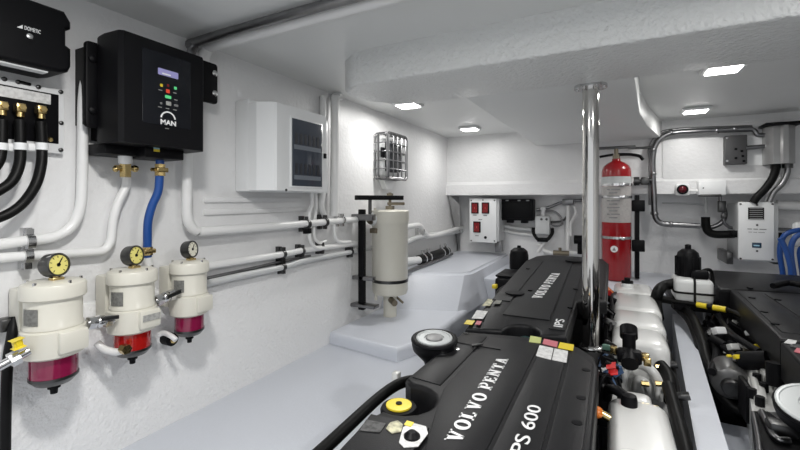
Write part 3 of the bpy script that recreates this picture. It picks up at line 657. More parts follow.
bpipe([(545, 211), (555, 212), (561, 218), (562, 224), (556, 226), (550, 223)], .010, 'dark cable curling from the pale junction box', m=GALV, y=4.19, name='cable', cat='cable')
bpipe([(550, 222), (562, 221), (567, 216)], .009, 'thin dark cable from junction box to upright pipe', m=DSTEEL, y=4.2, name='cable', cat='cable')
bpipe([(497, 224), (515, 228), (535, 230)], .022, 'grey pipe below the flat black box', m=LGREY, y=4.22)
bpipe([(497, 229), (515, 233), (533, 235)], .014, 'thin white pipe below the flat black box', y=4.22)
b = B(); q = BY(568, 202, 4.18); box(b, q + V((-.05, -.03, -.03)), q + V((.05, .04, .03)), .008); single('pipe_tee', b, GALV, 'grey tee fitting on top of the upright recess pipe', 'pipe fitting')
b = B(); q = BY(560, 253, 4.15); cyl(b, q + V((-.06, 0, 0)), q + V((.08, 0, 0)), .024); cyl(b, q + V((0, 0, 0)), q + V((0, 0, .05)), .014); single('drain_valve', b, BRONZE, 'dark valve on the pipe along the recess foot', 'valve')
b = B(); q = BY(580, 243, 4.1); cyl(b, q + V((-.05, 0, .03)), q + V((.05, 0, .03)), .04); cyl(b, q + V((0, 0, .03)), q + V((0, 0, -.10)), .022); box(b, q + V((-.02, .02, .01)), q + V((.02, YR - 4.101, .05))); single('bilge_pump', b, BLACK, 'black pump body beside the pole in the recess', 'pump')

# ------------------------------------------------------------------ fire extinguisher
X, Y = .03, 3.72
sc = lambda py: BY(616, py, Y).z
R_ = .106
t = thing('fire_extinguisher', 'big red extinguisher bottle strapped to the back wall', 'fire extinguisher', (X, Y, .865))
b = B(); zt = sc(172); lathe(b, (X, Y, 0), [(R_ * .9, .865), (R_, .885), (R_, zt), (R_ * .97, zt + .022), (R_ * .85, zt + .048), (R_ * .6, zt + .072), (R_ * .32, zt + .086), (.03, zt + .092), (.03, zt + .105)], 40); link('bottle', b, RED, t)
b = B(); lathe(b, (X, Y, 0), [(R_ + .002, sc(184.5)), (R_ + .002, sc(177))], 40); link('shoulder_band', b, mat('pale band', (.50, .52, .52), .35), t)
for y0, y1 in ((186.5, 196), (197.5, 222)):
    b = B(); n = 14; qs = [(X + (R_ + .002) * math.sin(math.radians(-75 + 150 * i / n)), Y - (R_ + .002) * math.cos(math.radians(-75 + 150 * i / n))) for i in range(n + 1)]
    lo = [b.verts.new((x, y, sc(y1))) for x, y in qs]; hi = [b.verts.new((x, y, sc(y0))) for x, y in qs]
    for i in range(n): b.faces.new((lo[i], lo[i + 1], hi[i + 1], hi[i]))
    bmesh.ops.solidify(b, geom=b.faces[:], thickness=.001); lbp = link('instruction_label', b, mat('bottle label', (.80, .79, .77), .45, var=.12, vscale=60), t)
    for j in range(3 if y0 < 190 else 6):
        zz = sc(y0 + 2.2 + j * 3.3)
        text('label_line', ('FIRE EXTINGUISHER', 'FM-200', 'INSTRUCTIONS', 'CAUTION')[j % 4], (X - .02, Y - R_ - .004, zz - .012), (1, 0, 0), (0, 0, 1), GREYP, lbp, .09 if j % 2 == 0 else .06, .012, align='C')
for yy in (185, 197, 237):
    b = B(); z = sc(yy); lathe(b, (X, Y, 0), [(R_ + .005, z - .010), (R_ + .005, z + .010)], 40); box(b, (X + .02, Y - R_ - .02, z - .012), (X + .06, Y - R_ + .01, z + .012), .003); link('strap', b, STEEL, t)
q = BY(611.5, 249, Y - R_); b = B(); lathe(b, (X - .015, Y - R_ + .0035, q.z), [(.026, 0), (.026, .004)], 20, (0, -1, 0)); bd = link('badge', b, WHT, t)
b = B(); poly_prism(b, [(X - .028, Y - R_ - .0012, q.z - .012), (X - .002, Y - R_ - .0012, q.z - .012), (X - .009, Y - R_ - .0012, q.z + .003), (X - .015, Y - R_ - .0012, q.z + .014), (X - .021, Y - R_ - .0012, q.z + .003)], (0, -.001, 0)); link('badge_mark', b, GREYP, bd)
b = B(); z = zt + .09; cyl(b, (X, Y, z), (X, Y, z + .05), .026); cyl(b, (X, Y, z + .05), (X, Y, z + .10), .016); cyl(b, (X, Y - .05, z + .03), (X, Y, z + .03), .014); vv = link('valve', b, BRONZE, t)
b = B(); obox(b, (X, Y, z + .105), (1, 0, 0), (0, 1, 0), (0, 0, 1), .27, .04, .022, .005); link('top_bar', b, DSTEEL, vv)
b = B(); tube(b, [(X + .01, Y, z + .05), (X + .10, Y, z + .045), (X + .16, Y, z + .03), (X + .185, Y - .01, z + .0)], .012); tube(b, [(X - .02, Y, z + .05), (X - .1, Y, z + .04), (X - .12, Y, z + .035)], .010); link('lever', b, BLACK, vv)
b = B(); box(b, (X - .06, Y + R_ - .01, .88), (X + .06, YB + .02 if False else YB - .026, sc(190)), .004); link('wall_bracket', b, DSTEEL, t)
for py in (205, 244):
    b = B(); q = BY(635, py, 3.85); box(b, (X + .11, 3.74, q.z - .05), (X + .20, 3.80, q.z + .04), .006); link('strap_buckle', b, BLACK, t)
b = B(); box(b, (X + .135, 3.78, .87), (X + .165, 3.92, sc(195)), .004); link('bracket_rail', b, BLACK, t)

# ------------------------------------------------------------------ starboard back wall
yp = 3.86
t = thing('conduit_loop', 'bent steel conduit loop running round the upper back wall panel', 'conduit', BY(654, 190, YB))
b = B(); tube(b, [BY(*p, yp) for p in ((752, 129), (735, 129.5), (700, 131), (676, 132.5), (664, 136), (656, 144), (653, 156), (653, 175), (654, 195), (654.5, 212), (657, 220), (664, 224), (680, 225), (700, 226))], .021); link('pipe', b, GALV, t)
b = B(); tube(b, [BY(*p, yp + .03) for p in ((752, 126.5), (735, 127), (700, 128), (676, 129.5), (660, 133), (650, 146), (649.5, 160), (650, 180), (650, 205))], .011); link('thin_pipe', b, GALV, t)
for p in ((653, 150), (653, 174), (671, 132.5), (717, 130.5), (655, 214), (671, 224.5), (735, 129)):
    b = B(); q = BY(*p, yp); sph(b, q, .025, 12); box(b, q + V((-.012, 0, -.012)), q + V((.012, YB - yp - .027 if q.z > 1.7 else .3, .012))); link('clamp', b, GALV, t)
bpipe([(634, 184), (642, 181), (653, 180)], .018, 'short conduit from the extinguisher bottle to the steel loop', m=DSTEEL, y=yp, name='conduit', cat='conduit')
bpipe([(628, 148), (640, 148), (654, 147)], .010, 'thin tube from the extinguisher lever to the steel loop', m=DSTEEL, y=3.84, name='tube', cat='pipe')
b = B(); q = BY(645, 181, yp); box(b, q + V((-.03, -.03, -.03)), q + V((.03, .03, .03)), .008); cyl(b, q + V((-.04, 0, 0)), q + V((-.08, 0, 0)), .035); single('valve', b, DSTEEL, 'dark valve between the extinguisher bottle and the steel loop', 'valve')
bpipe([(700, 226), (712, 227), (722, 222), (725, 214), (722, 203)], .018, 'white painted elbow continuing the steel conduit', m=GALV, y=4.1, name='conduit', cat='conduit')
# grey control plate and the cover beside it
a = BY(725, 136, 3.88); c = BY(747, 164, 3.88)
t = thing('control_module', 'square dark grey module high on the back wall', 'module', (a.x, YB, c.z))
b = B(); box(b, (a.x, 3.87, c.z), (c.x, YB - .001, a.z), .004); link('case', b, mat('module grey', (.055, .055, .057), .5), t)
for px, py in ((727, 138), (727, 161), (744, 161), (736, 149), (742, 151), (743, 156), (736, 158)):
    b = B(); q = BY(px, py, 3.87); lathe(b, q, [(.008 if px < 730 else .011, -.002), (.008, .004)], 8, (0, -1, 0)); link('screw', b, BLACK if px > 730 else STEEL, t)
bpipe([(746, 148), (757, 147), (768, 146)], .016, 'short steel conduit between the dark module and the grey cover', m=GALV, y=3.88, name='conduit', cat='conduit')
bpipe([(751, 129), (755, 131), (758, 135), (768, 135)], .016, 'steel conduit elbow above the dark module', m=GALV, y=3.88, name='conduit', cat='conduit')
b = B(); a2 = BY(747, 137, 3.93); c2 = BY(770, 165, 3.93); box(b, (a2.x, 3.93, c2.z), (c2.x, YB - .001, a2.z)); single('backing_plate', b, WMET, 'pale backing plate between the dark module and the grey cover', 'plate')
ya_ = 3.80
a = BY(768, 126, ya_); c = BY(797, 163, ya_)
t = thing('cable_cover', 'tall light grey sheet-metal cover on the back wall', 'cover', (a.x, YB, c.z))
b = B(); pl = [(a.x, YB - .001), (a.x, ya_ + .05), (a.x + .03, ya_), ((a.x + c.x) / 2 - .01, ya_), ((a.x + c.x) / 2, ya_ - .02), (c.x - .05, ya_ - .02), (c.x, ya_ + .03), (c.x, YB - .001)]
poly_prism(b, [(x, y, c.z) for x, y in pl], (0, 0, a.z - c.z), .004); link('casing', b, mat('brushed cover', (.42, .42, .42), .3, .5), t)
b = B(); box(b, (a.x - .02, ya_ - .03, a.z), (c.x + .03, YB - .001, a.z + .02), .004); link('top_flange', b, BLACK, t)
for px, py in ((775, 165), (787, 164)):
    q = BY(px, py, 3.88); b = B(); cyl(b, (q.x, 3.87, c.z + .005), (q.x, 3.87, c.z - .03), .03); link('cable_gland', b, DSTEEL, t)
bpipe([(775.5, 164), (775, 172), (771, 181), (764, 190), (757, 197), (753, 203)], .026, 'thick black cable from the grey cover to the white inverter', m=RUB, y=3.86, name='cable', cat='cable')
bpipe([(788, 164), (787, 174), (782, 184), (774, 192), (769, 202)], .018, 'grey flexible conduit beside the thick black cable', m=GALV, y=3.87, name='conduit', cat='conduit')
bpipe([(784, 164), (783, 176), (777, 186), (770, 194), (766, 202)], .010, 'thin grey cable behind the flexible conduit', m=LGREY, y=3.90, name='cable', cat='cable')
# white inverter panel
yi = 3.86
a = BY(738.5, 202, yi); c = BY(774.5, 261, yi)
t = thing('inverter', 'white panel with a dark vent window hung on the back wall', 'inverter', (a.x, YB, c.z))
b = B(); box(b, (a.x, yi, c.z), (c.x, yi + .03, a.z), .005); fp = link('front_plate', b, WMET, t)
b = B(); box(b, (a.x + .01, yi + .028, c.z - .012), (c.x + .03, YR - .001, a.z - .01), .005); link('case', b, LGREY, t)
p0 = BY(748, 207.5, yi); p1 = BY(764, 219.5, yi)
b = B(); box(b, (p0.x, yi - .004, p1.z), (p1.x, yi + .002, p0.z), .002); vn = link('vent_window', b, BLACK, fp)
for i in range(6):
    z = p1.z + (i + .5) * (p0.z - p1.z) / 6; b = B(); box(b, (p0.x + .008, yi - .007, z - .003), (p1.x - .008, yi - .003, z + .003)); link('vent_bar', b, GREYP, vn)
p0 = BY(752, 242.5, yi); p1 = BY(761.5, 248, yi)
b = B(); box(b, (p0.x, yi - .003, p1.z), (p1.x, yi + .002, p0.z), .002); sn = link('display', b, SCREEN, fp)
text('display_figures', '230', (p0.x + .008, yi - .003, p1.z + .012), (1, 0, 0), (0, 0, 1), CYAN, sn, (p1.x - p0.x) * .7)
for k, s in enumerate(('230V 50Hz SUPPLY', 'SHORE POWER  INVERTER')):
    q = BY(757, 229.5 + k * 3, yi); text('caption', s, q, (1, 0, 0), (0, 0, 1), GREYP, fp, .11 - .01 * k, align='C')
for px, py in ((740.5, 204), (772.5, 204), (740.5, 258.5), (772.5, 259.5), (757, 205), (757, 225), (757, 251)):
    q = BY(px, py, yi); b = B(); lathe(b, q, [(.007, -.002), (.007, .004)], 10, (0, -1, 0)); link('screw', b, DSTEEL, fp)
for px in (730, 777):
    b = B(); q = BY(px, 259, 3.93); box(b, q + V((-.02, 0, -.04)), q + V((.02, YR - 3.932, .05)), .004); link('hanger', b, DSTEEL, t)
for px, py in ((736, 234), (776, 236)):
    b = B(); q = BY(px, py, 3.93); cyl(b, q + V((-.03, 0, 0)), q + V((.03, 0, 0)), .026); link('side_gland', b, BLACK, t)
# alarm and its white box
a = BY(676.5, 184, 3.84); c = BY(690, 195.5, 3.84)
t = thing('alarm_light', 'white alarm button box with a dark red lens', 'alarm', (a.x, YB, c.z))
b = B(); poly_prism(b, [(x, YB - .026, z) for x, z in rrect(a.x, c.z, c.x, a.z, .015)], (0, -.07, 0), .006); link('base', b, WMET, t)
q = BY(682.5, 189.5, 3.85); b = B(); lathe(b, (q.x, YB - .095, q.z), [(.038, -.002), (.038, .012), (.034, .014), (.034, .010)], 24, (0, -1, 0)); link('bezel', b, BLACK, t)
b = B(); lathe(b, (q.x, YB - .097, q.z), [(.026, 0), (.026, .010), (.018, .018), (.006, .022)], 20, (0, -1, 0)); link('lens', b, mat('dark red lens', (.10, .006, .012), .2), t)
a = BY(698.5, 181, 3.84); c = BY(726.5, 195, 3.84)
t = thing('sensor_box', 'low white box beside the red alarm lens', 'sensor box', (a.x, YB, c.z))
b = B(); box(b, (a.x, 3.84, c.z), (c.x, YB - .026, a.z), .008); link('case', b, WMET, t)
b = B(); box(b, (a.x + .01, 3.836, c.z - .012), (c.x - .03, YB - .03, c.z + .006), .003); link('terminal_strip', b, DSTEEL, t)
b = B(); lathe(b, (a.x + .03, 3.84, (a.z + c.z) / 2), [(.005, -.001), (.005, .003)], 8, (0, -1, 0)); link('screw', b, BLACK, t)
bpipe([(689, 190.5), (694, 191), (699, 191)], .012, 'short white cable from the alarm to the low white box', y=3.88, name='cable', cat='cable')
bpipe([(706, 196), (706, 205), (706, 213)], .014, 'thin white conduit dropping from the low white box', y=4.1, m=LGREY, name='conduit', cat='conduit')
bpipe([(720, 196), (721, 208), (724, 214), (724, 222), (729, 227), (737, 228)], .012, 'thin grey cable bending towards the white inverter', m=GALV, y=4.08, name='cable', cat='cable')
b = B(); q = BY(721, 206, 4.06); box(b, q + V((-.02, -.02, -.05)), q + V((.03, .02, .04)), .005); box(b, q + V((.0, -.02, -.10)), q + V((.035, .02, -.06)), .005); single('cable_clip', b, DSTEEL, 'dark clips on the cable under the low white box', 'clip')
bpipe([(705.5, 217), (706, 226), (709, 232), (717, 234.5), (736, 234)], .030, 'thick black cable bending into the side of the white inverter', m=RUB, y=4.02, name='cable', cat='cable')
bpipe([(662, 203), (690, 203.5), (705, 205)], .008, 'thin wire sagging under the ledge by the alarm', m=LGREY, y=4.2, name='cable', cat='cable')
bpipe([(776, 205), (800, 206), (830, 206)], .035, 'white pipe passing behind the inverter at the frame edge', y=4.1)
bpipe([(776, 229), (800, 230), (830, 231)], .012, 'thin grey pipe by the blue hoses', m=GALV, y=4.15)
for pts, yy, lb in (([(830, 224), (806, 229), (794, 231), (785, 235), (781, 243), (780, 255), (783, 276), (784, 305)], 3.84, 'blue hose arching highest beside the white inverter'),
                ([(830, 236), (806, 234), (797, 236), (792, 243), (791, 255), (794, 278), (794, 305)], 3.76, 'blue hose in the middle of the coil by the inverter'),
                ([(780, 238), (785, 248), (789, 260), (791, 270), (791, 280), (790, 305)], 3.68, 'blue hose running down in front of the other blue hoses'),
                ([(803, 305), (803, 280), (801, 262), (800, 252), (805, 247), (830, 250)], 3.80, 'blue hose at the frame edge beside the white fitting')):
    bpipe(pts, .017, lb, m=BLUEH, y=yy, cat='hose', name='blue_hose')
b = B(); q = BY(796, 229, 3.9); box(b, q + V((-.02, -.03, -.13)), q + V((.12, .04, .05)), .03, 3); single('water_heater', b, WMET, 'white rounded fitting behind the blue hoses', 'fitting')

# ================================================================== ENGINES
def plate(b, px4, z, th=.0015):
    """a sticker whose corners are sighted on a level surface"""
    P = [HZ(px, py, z) for px, py in px4]; poly_prism(b, P, (0, 0, th))
def sticker(name, px4, z, m, par):
    b = B(); plate(b, px4, z); return link(name, b, m, par, False)
def cover(b, pl, zf, th, bev=.012):
    """engine hood: plan outline lifted to the sloping height zf(y)"""
    n = len(pl); a = [b.verts.new((x, y, zf(y) - th)) for x, y in pl]; c = [b.verts.new((x, y, zf(y))) for x, y in pl]
    top = b.faces.new(c); fs = [top, b.faces.new(a[::-1])]
    for i in range(n): fs.append(b.faces.new((a[i], a[(i + 1) % n], c[(i + 1) % n], c[i])))
    bmesh.ops.recalc_face_normals(b, faces=fs)
    bmesh.ops.bevel(b, geom=[e for e in top.edges], offset=bev, segments=3, profile=.5, affect='EDGES')
def notch(cx, cy, r, a0, a1, k=10): return [(cx + r * math.cos(math.radians(a0 + (a1 - a0) * i / k)), cy + r * math.sin(math.radians(a0 + (a1 - a0) * i / k))) for i in range(k + 1)]
def air_filter(t, c, R, tilt, rim=.80):
    ax = V(tilt).normalized(); c = V(c)
    b = B(); lathe(b, c, [(R * .35, -.11), (R * .5, -.07), (R * .95, -.03), (R, -.012), (R, .004), (R * .93, .010), (R * .84, .010), (R * .82, .004), (R * .3, .0035)], 36, ax); f = link('air_filter', b, BLACK, t)
    b = B(); lathe(b, c, [(R * rim, .002), (R * rim, .011), (R * (rim - .04), .0125), (R * (rim - .10), .0125), (R * (rim - .12), .010), (R * .44, .010), (R * .42, .006)], 36, ax); link('filter_top', b, mat('filter top', (.46, .48, .48), .35, .2), f)
    b = B(); lathe(b, c, [(R * .38, .004), (R * .36, .012), (R * .30, .013)], 24, ax); link('filter_boss', b, GREYP, f)
    b = B(); torus(b, c + ax * .004, ax, R * .97, .005); link('rim_clamp', b, BLACK, f)
def hose(t, P, r, m=RUB, name='hose'): b = B(); tube(b, P, r, n=12); return link(name, b, m, t)

# ---- front port engine
Z0 = 1.0
e1 = thing('engine', 'front black-covered engine with large lettering and two stickers in the rear corner', 'engine', (-.27, 1.05, .12), 'marine engines under black covers')
pl = [(-.035, .60), (-.035, 1.36), (-.05, 1.45), (-.10, 1.52), (-.17, 1.555), (-.30, 1.545), (-.505, 1.50), (-.515, 1.03)] + notch(-.465, .925, .078, 105, -105) + [(-.50, .80), (-.485, .60)]
b = B(); cover(b, pl, lambda y: Z0, .10); c_ = link('cover', b, COVER, e1)
b = B()
for q in ([(-.30, .62), (-.222, .62), (-.222, 1.50), (-.395, 1.475), (-.395, 1.02), (-.37, .90)], [(-.212, .62), (-.124, .62), (-.130, 1.515), (-.212, 1.515)], [(-.116, .62), (-.052, .62), (-.052, 1.37), (-.118, 1.48)], [(-.498, 1.04), (-.41, 1.03), (-.405, 1.47), (-.495, 1.475)]):
    poly_prism(b, [(x, y, Z0 - .002) for x, y in q], (0, 0, .005), .003)
link('cover_panel', b, COVER2, c_)
b = B(); plate(b, ((371, 417), (429, 430), (402, 470), (330, 470)), Z0 - .001, .007); link('service_panel', b, COVER2, c_)
slab('maker_lettering', 'VOLVO PENTA', (-.274, .797, Z0 + .0032), (-.286, 1.295, Z0 + .0032), (-1, 0, 0), .035, WHT, c_)
text('model_lettering', 'IPS 600', (-.150, .80, Z0 + .0032), (0, 1, 0), (-1, 0, 0), WHT, c_, .228, .030, bold=.004)
for nm, q, m in (('warning_sticker', ((529, 342), (530.5, 336), (541.5, 338), (540.5, 343.5)), GRNST), ('warning_sticker', ((542.5, 344), (544, 339), (558, 342), (557, 347.5)), PINK), ('warning_sticker', ((558, 348), (560, 342.5), (574, 345), (573, 351)), YEL),
                 ('data_sticker', ((536, 356), (539.5, 345.5), (553.5, 348.5), (551, 360)), STICK), ('data_sticker', ((552, 360), (554.5, 348.7), (568, 351.5), (566.5, 363)), STICK),
                 ('diagram_sticker', ((386, 429), (390, 423), (398, 421), (403, 425), (401, 432), (392, 434)), mat('diagram yellow', (.60, .58, .40), .5, var=.6, vscale=60)), ('diagram_sticker', ((399, 443), (403, 428), (411, 423), (426, 427), (428, 434), (418, 447), (404, 448)), STICK), ('data_sticker', ((360, 431), (366, 420), (386, 424), (380, 433)), mat('dark data', (.09, .09, .09), .5, var=.7, vscale=120))):
    sticker(nm, q, Z0 + .0065 if q[0][0] < 450 else Z0 + .003, m, c_)
b = B(); q = HZ(412, 437, Z0 + .008); lathe(b, q, [(.017, 0), (.017, .004), (.008, .012)], 16); link('sticker_knob', b, BLACK, c_)
b = B(); q = HZ(403.5, 424, Z0 + .008); plate(b, ((404, 425), (407, 421), (414, 423), (411, 427)), Z0 + .008); link('sticker_tab', b, YEL, c_)
b = B(); q = HZ(477, 346, Z0 + .003)
for k in ((-.022, 0, .044, .004), (.022, 0, .044, .004), (0, -.04, .004, .08), (0, .04, .004, .08)): box(b, q + V((k[1] - k[3] / 2, k[0] - k[2] / 2, 0)) * 1.0, q + V((k[1] + k[3] / 2, k[0] + k[2] / 2, .002)))
link('hatch_outline', b, BLACK, c_)
b = B(); obox(b, q + V((0, 0, .004)), (.7, .7, 0), (-.7, .7, 0), (0, 0, 1), .04, .012, .006, .002); link('hatch_latch', b, DSTEEL, c_)
for p in ((586, 371), (581, 399), (577, 424), (443, 354), (456, 350), (466, 334)):
    b = B(); q = HZ(*p, Z0); lathe(b, q, [(.012, -.002), (.012, .004), (.006, .0045)], 12); link('cover_bolt', b, BLACK if p[0] > 460 else STEEL, c_)
b = B(); lathe(b, (-.485, .932, .944), [(.074, -.06), (.074, -.02), (.04, -.019)], 28); link('filler_well', b, BLACK, e1)
b = B(); lathe(b, (-.485, .932, .944), [(.046, 0), (.048, .02), (.044, .028), (.032, .029)], 28); fc_ = link('oil_filler_cap', b, BLACK, e1)
b = B(); lathe(b, (-.485, .932, .944), [(.033, .028), (.033, .033), (.012, .034)], 24); link('cap_disc', b, YEL, fc_)
b = B(); lathe(b, (-.485, .932, .944), [(.008, .033), (.008, .037)], 12); link('cap_centre', b, BLACK, fc_)
b = B(); box(b, (-.46, .66, .14), (-.06, 1.47, .905), .03); box(b, (-.50, .7, .45), (-.04, 1.4, .75), .03); link('block', b, mat('engine block', (.01, .01, .011), .5, spec=.2), e1)
air_filter(e1, (-.538, 1.295, 1.022), .077, (.03, -.10, 1))
hose(e1, [(-.53, 1.28, .93), (-.53, 1.24, .86), (-.56, 1.12, .82), (-.585, 1.05, .80)], .03, BLACK, 'intake_duct')
b = B(); q = HZ(395, 375, .90); box(b, q + V((-.01, -.01, -.05)), q + V((.015, .02, .01)), .006); link('bracket', b, ALU, e1)
hose(e1, [(-.615, .30, .88), (-.617, .79, .90), (-.628, 1.10, .90), (-.60, 1.22, .90), (-.54, 1.30, .88)], .017, RUB, 'breather_hose')
# coolant side
b = B(); box(b, (-.012, .80, .60), (.148, 1.45, .895), .038, 4); box(b, (-.018, .62, .58), (.140, 1.06, .868), .04, 4); tk = link('coolant_tank', b, ENGW, e1)
b = B(); tube(b, [(-.010, 1.08, .885), (.03, 1.12, .897), (.08, 1.10, .898), (.142, 1.07, .885)], .008); link('tank_seam', b, ENGW, tk)
q = V((.045, 1.385, .89)); b = B(); lathe(b, q, [(.022, -.02), (.022, .022), (.019, .034), (.008, .038)], 20); tube(b, [q + V((0, 0, .02)), q + V((-.03, .03, .028)), q + V((-.055, .07, .01)), q + V((-.06, .10, -.03))], .015); link('filler_cap', b, BLACK, tk)
b = B(); q = HZ(597, 412, .93); sph(b, q, (.017, .02, .014), 14); kb = link('sender_knob', b, ORANGE, tk); b = B(); cyl(b, q + V((.005, 0, 0)), q + V((.03, .0, -.01)), .011); link('sender_stem', b, BRASS, kb)
def charge(t, P, r, nm='charge_pipe'): 
    b = B(); tube(b, P, r, n=18); return link(nm, b, ENGW, t)
b = B(); box(b, (.02, 1.3, .4), (.13, 1.44, .62), .03, 3); link('cooler_housing', b, ENGW, e1)
hose(e1, [HZ(668, 386, .86), (.178, 1.36, .82), (.172, 1.26, .79), (.17, 1.10, .74), (.155, .9, .70), (.15, .6, .68)], .020)
hose(e1, [(.165, 1.37, .74), (.165, 1.26, .72), (.165, 1.12, .70), (.17, .9, .62)], .028)
# ---- rear port engine
zf = lambda y: 1.005 + .073 * (y - 1.52)
e2 = thing('engine', 'rear engine in line behind the front one, beyond the pole', 'engine', (-.27, 2.3, .12), 'marine engines under black covers')
pl = [(-.505, 1.525), (-.37, 1.565)] + notch(-.300, 1.575, .062, 180, 0)[::1] + [(-.225, 1.585), (-.145, 1.59), (-.14, 2.03), (-.02, 2.07), (-.018, 2.88), (-.05, 3.0), (-.12, 3.04), (-.40, 3.04), (-.47, 2.97), (-.51, 2.80)]
pl = [(-.505, 1.525), (-.37, 1.555)] + [(-.300 + .065 * math.cos(math.radians(180 - 18 * i)), 1.565 + .075 * math.sin(math.radians(18 * i))) for i in range(11)] + [(-.145, 1.59), (-.14, 2.03), (-.02, 2.07), (-.018, 2.88), (-.05, 3.0), (-.12, 3.04), (-.40, 3.04), (-.47, 2.97), (-.51, 2.80)]
b = B(); cover(b, pl, zf, .06); c2_ = link('cover', b, COVER, e2)
b = B()
for q in ([(-.406, 1.72), (-.222, 1.72), (-.222, 2.85), (-.39, 2.85)], [(-.212, 1.63), (-.155, 1.63), (-.155, 2.9), (-.212, 2.9)], [(-.128, 2.1), (-.04, 2.1), (-.04, 2.86), (-.128, 2.86)], [(-.496, 1.9), (-.415, 1.9), (-.40, 2.8), (-.49, 2.78)]):
    n = len(q); a = [b.verts.new((x, y, zf(y) - .002)) for x, y in q]; c = [b.verts.new((x, y, zf(y) + .004)) for x, y in q]
    b.faces.new(c)
    for i in range(n): b.faces.new((a[i], a[(i + 1) % n], c[(i + 1) % n], c[i]))
link('cover_panel', b, COVER2, c2_)
slab('maker_lettering', 'VOLVO PENTA', (-.290, 1.985, zf(1.985) + .004), (-.262, 2.50, zf(2.50) + .004), (-1, 0, 0), .044, WHT, c2_)
text('model_lettering', 'IPS', (-.166, 1.655, zf(1.655) + .004), (0, 1, .073), (-1, 0, 0), WHT, c2_, .085, .032)
b = B(); lathe(b, (-.30, 1.60, .93), [(.062, 0), (.062, .02), (.03, .022)], 24); w_ = link('filler_well', b, BLACK, e2)
b = B(); lathe(b, (-.295, 1.62, .95), [(.022, 0), (.022, .02), (.012, .024)], 16); link('well_plug', b, mat('dark teal', (.03, .09, .09), .4), w_)
for nm, q, m in (('warning_sticker', ((464, 324), (467, 320), (475, 321), (472, 325)), YEL), ('data_sticker', ((471.5, 318.5), (477, 310.5), (488, 311.5), (483, 319)), STICK), ('warning_sticker', ((475, 324.5), (477, 321), (482, 321.5), (480, 325)), PINK), ('diagram_sticker', ((482, 306), (488, 299), (494, 299.5), (490, 306)), mat('diagram yellow', (.6, .6, .4), .5)), ('diagram_sticker', ((493, 304), (497, 299), (503, 299), (500, 304)), mat('pale diagram', (.25, .25, .22), .5, var=.6, vscale=60))):
    z = zf(1.6) if q[0][1] > 315 else zf(1.72); z = zf(HZ(*q[0], z).y) + .0065 if q[0][1] > 308 else zf(HZ(*q[0], zf(1.85)).y) + .006
    sticker(nm, q, z, m, c2_)
b = B(); q = V((-.42, 2.03, zf(2.03) + .004)); lathe(b, q, [(.045, 0), (.045, .004), (.03, .0045)], 24); link('oil_filler_recess', b, BLACK, c2_)
b = B(); lathe(b, (-.21, 2.86, zf(2.86) + .004), [(.06, 0), (.06, .006), (.04, .007)], 24); link('rear_cap', b, BLACK, c2_)
for p in ((-.16, 1.9), (-.16, 2.2), (-.08, 2.35), (-.08, 2.7), (-.45, 2.55), (-.36, 2.1)):
    b = B(); lathe(b, (p[0], p[1], zf(p[1]) + .004), [(.011, -.002), (.011, .004), (.005, .0045)], 10); link('cover_bolt', b, BLACK, c2_)
b = B(); box(b, (-.46, 1.62, .14), (-.16, 2.95, .95), .03); box(b, (-.46, 2.08, .14), (-.05, 2.95, .95), .03); link('block', b, MATS['engine block'], e2)
# breather and canister at the rear corner
b = B(); box(b, (-.70, 2.72, .80), (-.53, 3.02, .985), .03, 3); bx = link('air_box', b, BLACK, e2)
b = B(); box(b, (-.695, 2.73, .985), (-.535, 3.01, 1.0), .012); link('air_box_lid', b, BLACKM, bx)
q = BY(519, 262, 3.12); b = B(); lathe(b, (q.x, 3.12, q.z - .05), [(.068, 0), (.068, .10), (.06, .135), (.035, .155), (.014, .158), (.014, .172), (.004, .174)], 24); link('breather_canister', b, BLACK, e2)
b = B(); box(b, (-.62, 2.2, .60), (-.51, 2.75, .86), .03); link('side_pump', b, BLACK, e2)
hose(e2, [(-.56, 2.3, .9), (-.60, 2.5, .93), (-.60, 2.75, .92)], .03)
b = B(); q = HZ(495, 285, .98); box(b, q + V((-.015, -.02, -.02)), q + V((.012, .02, .004)), .004); link('connector', b, YEL, e2)
rr = random.Random(7)
# wiring between cover and tank
CM = [BLACK, BLACK, mat('blue wire', (.05, .10, .20), .4), BLACK, DSTEEL, WMET, BLACK, mat('green connector', (.15, .28, .22), .4)]
for i in range(16):
    x = rr.uniform(-.045, .015); y = rr.uniform(1.47, 1.86); z = rr.uniform(.86, .93)
    b = B(); u = V((rr.uniform(-1, 1), rr.uniform(-1, 1), rr.uniform(-.3, .6))); uu, vv_, dd = frame_of(u); obox(b, (x, y, z), uu, vv_, dd, .018, .022, .045, .004); link('wiring_connector', b, CM[i % 8], e2)
for i in range(9):
    y = 1.48 + i * .04; hose(e2, [(-.05, y, .84), (-.02 + rr.uniform(-.01, .01), y + .03, .90 + rr.uniform(0, .02)), (.01, y + rr.uniform(-.05, .08), .89), (.03, y + rr.uniform(-.05, .08), .82)], .006, CM[i % 4], 'wire')
b = B(); obox(b, (.0, 1.56, .93), (0, 1, 0), (1, 0, .3), (-.3, 0, 1), .05, .022, .022, .004); link('wiring_connector', b, REDP, e2)

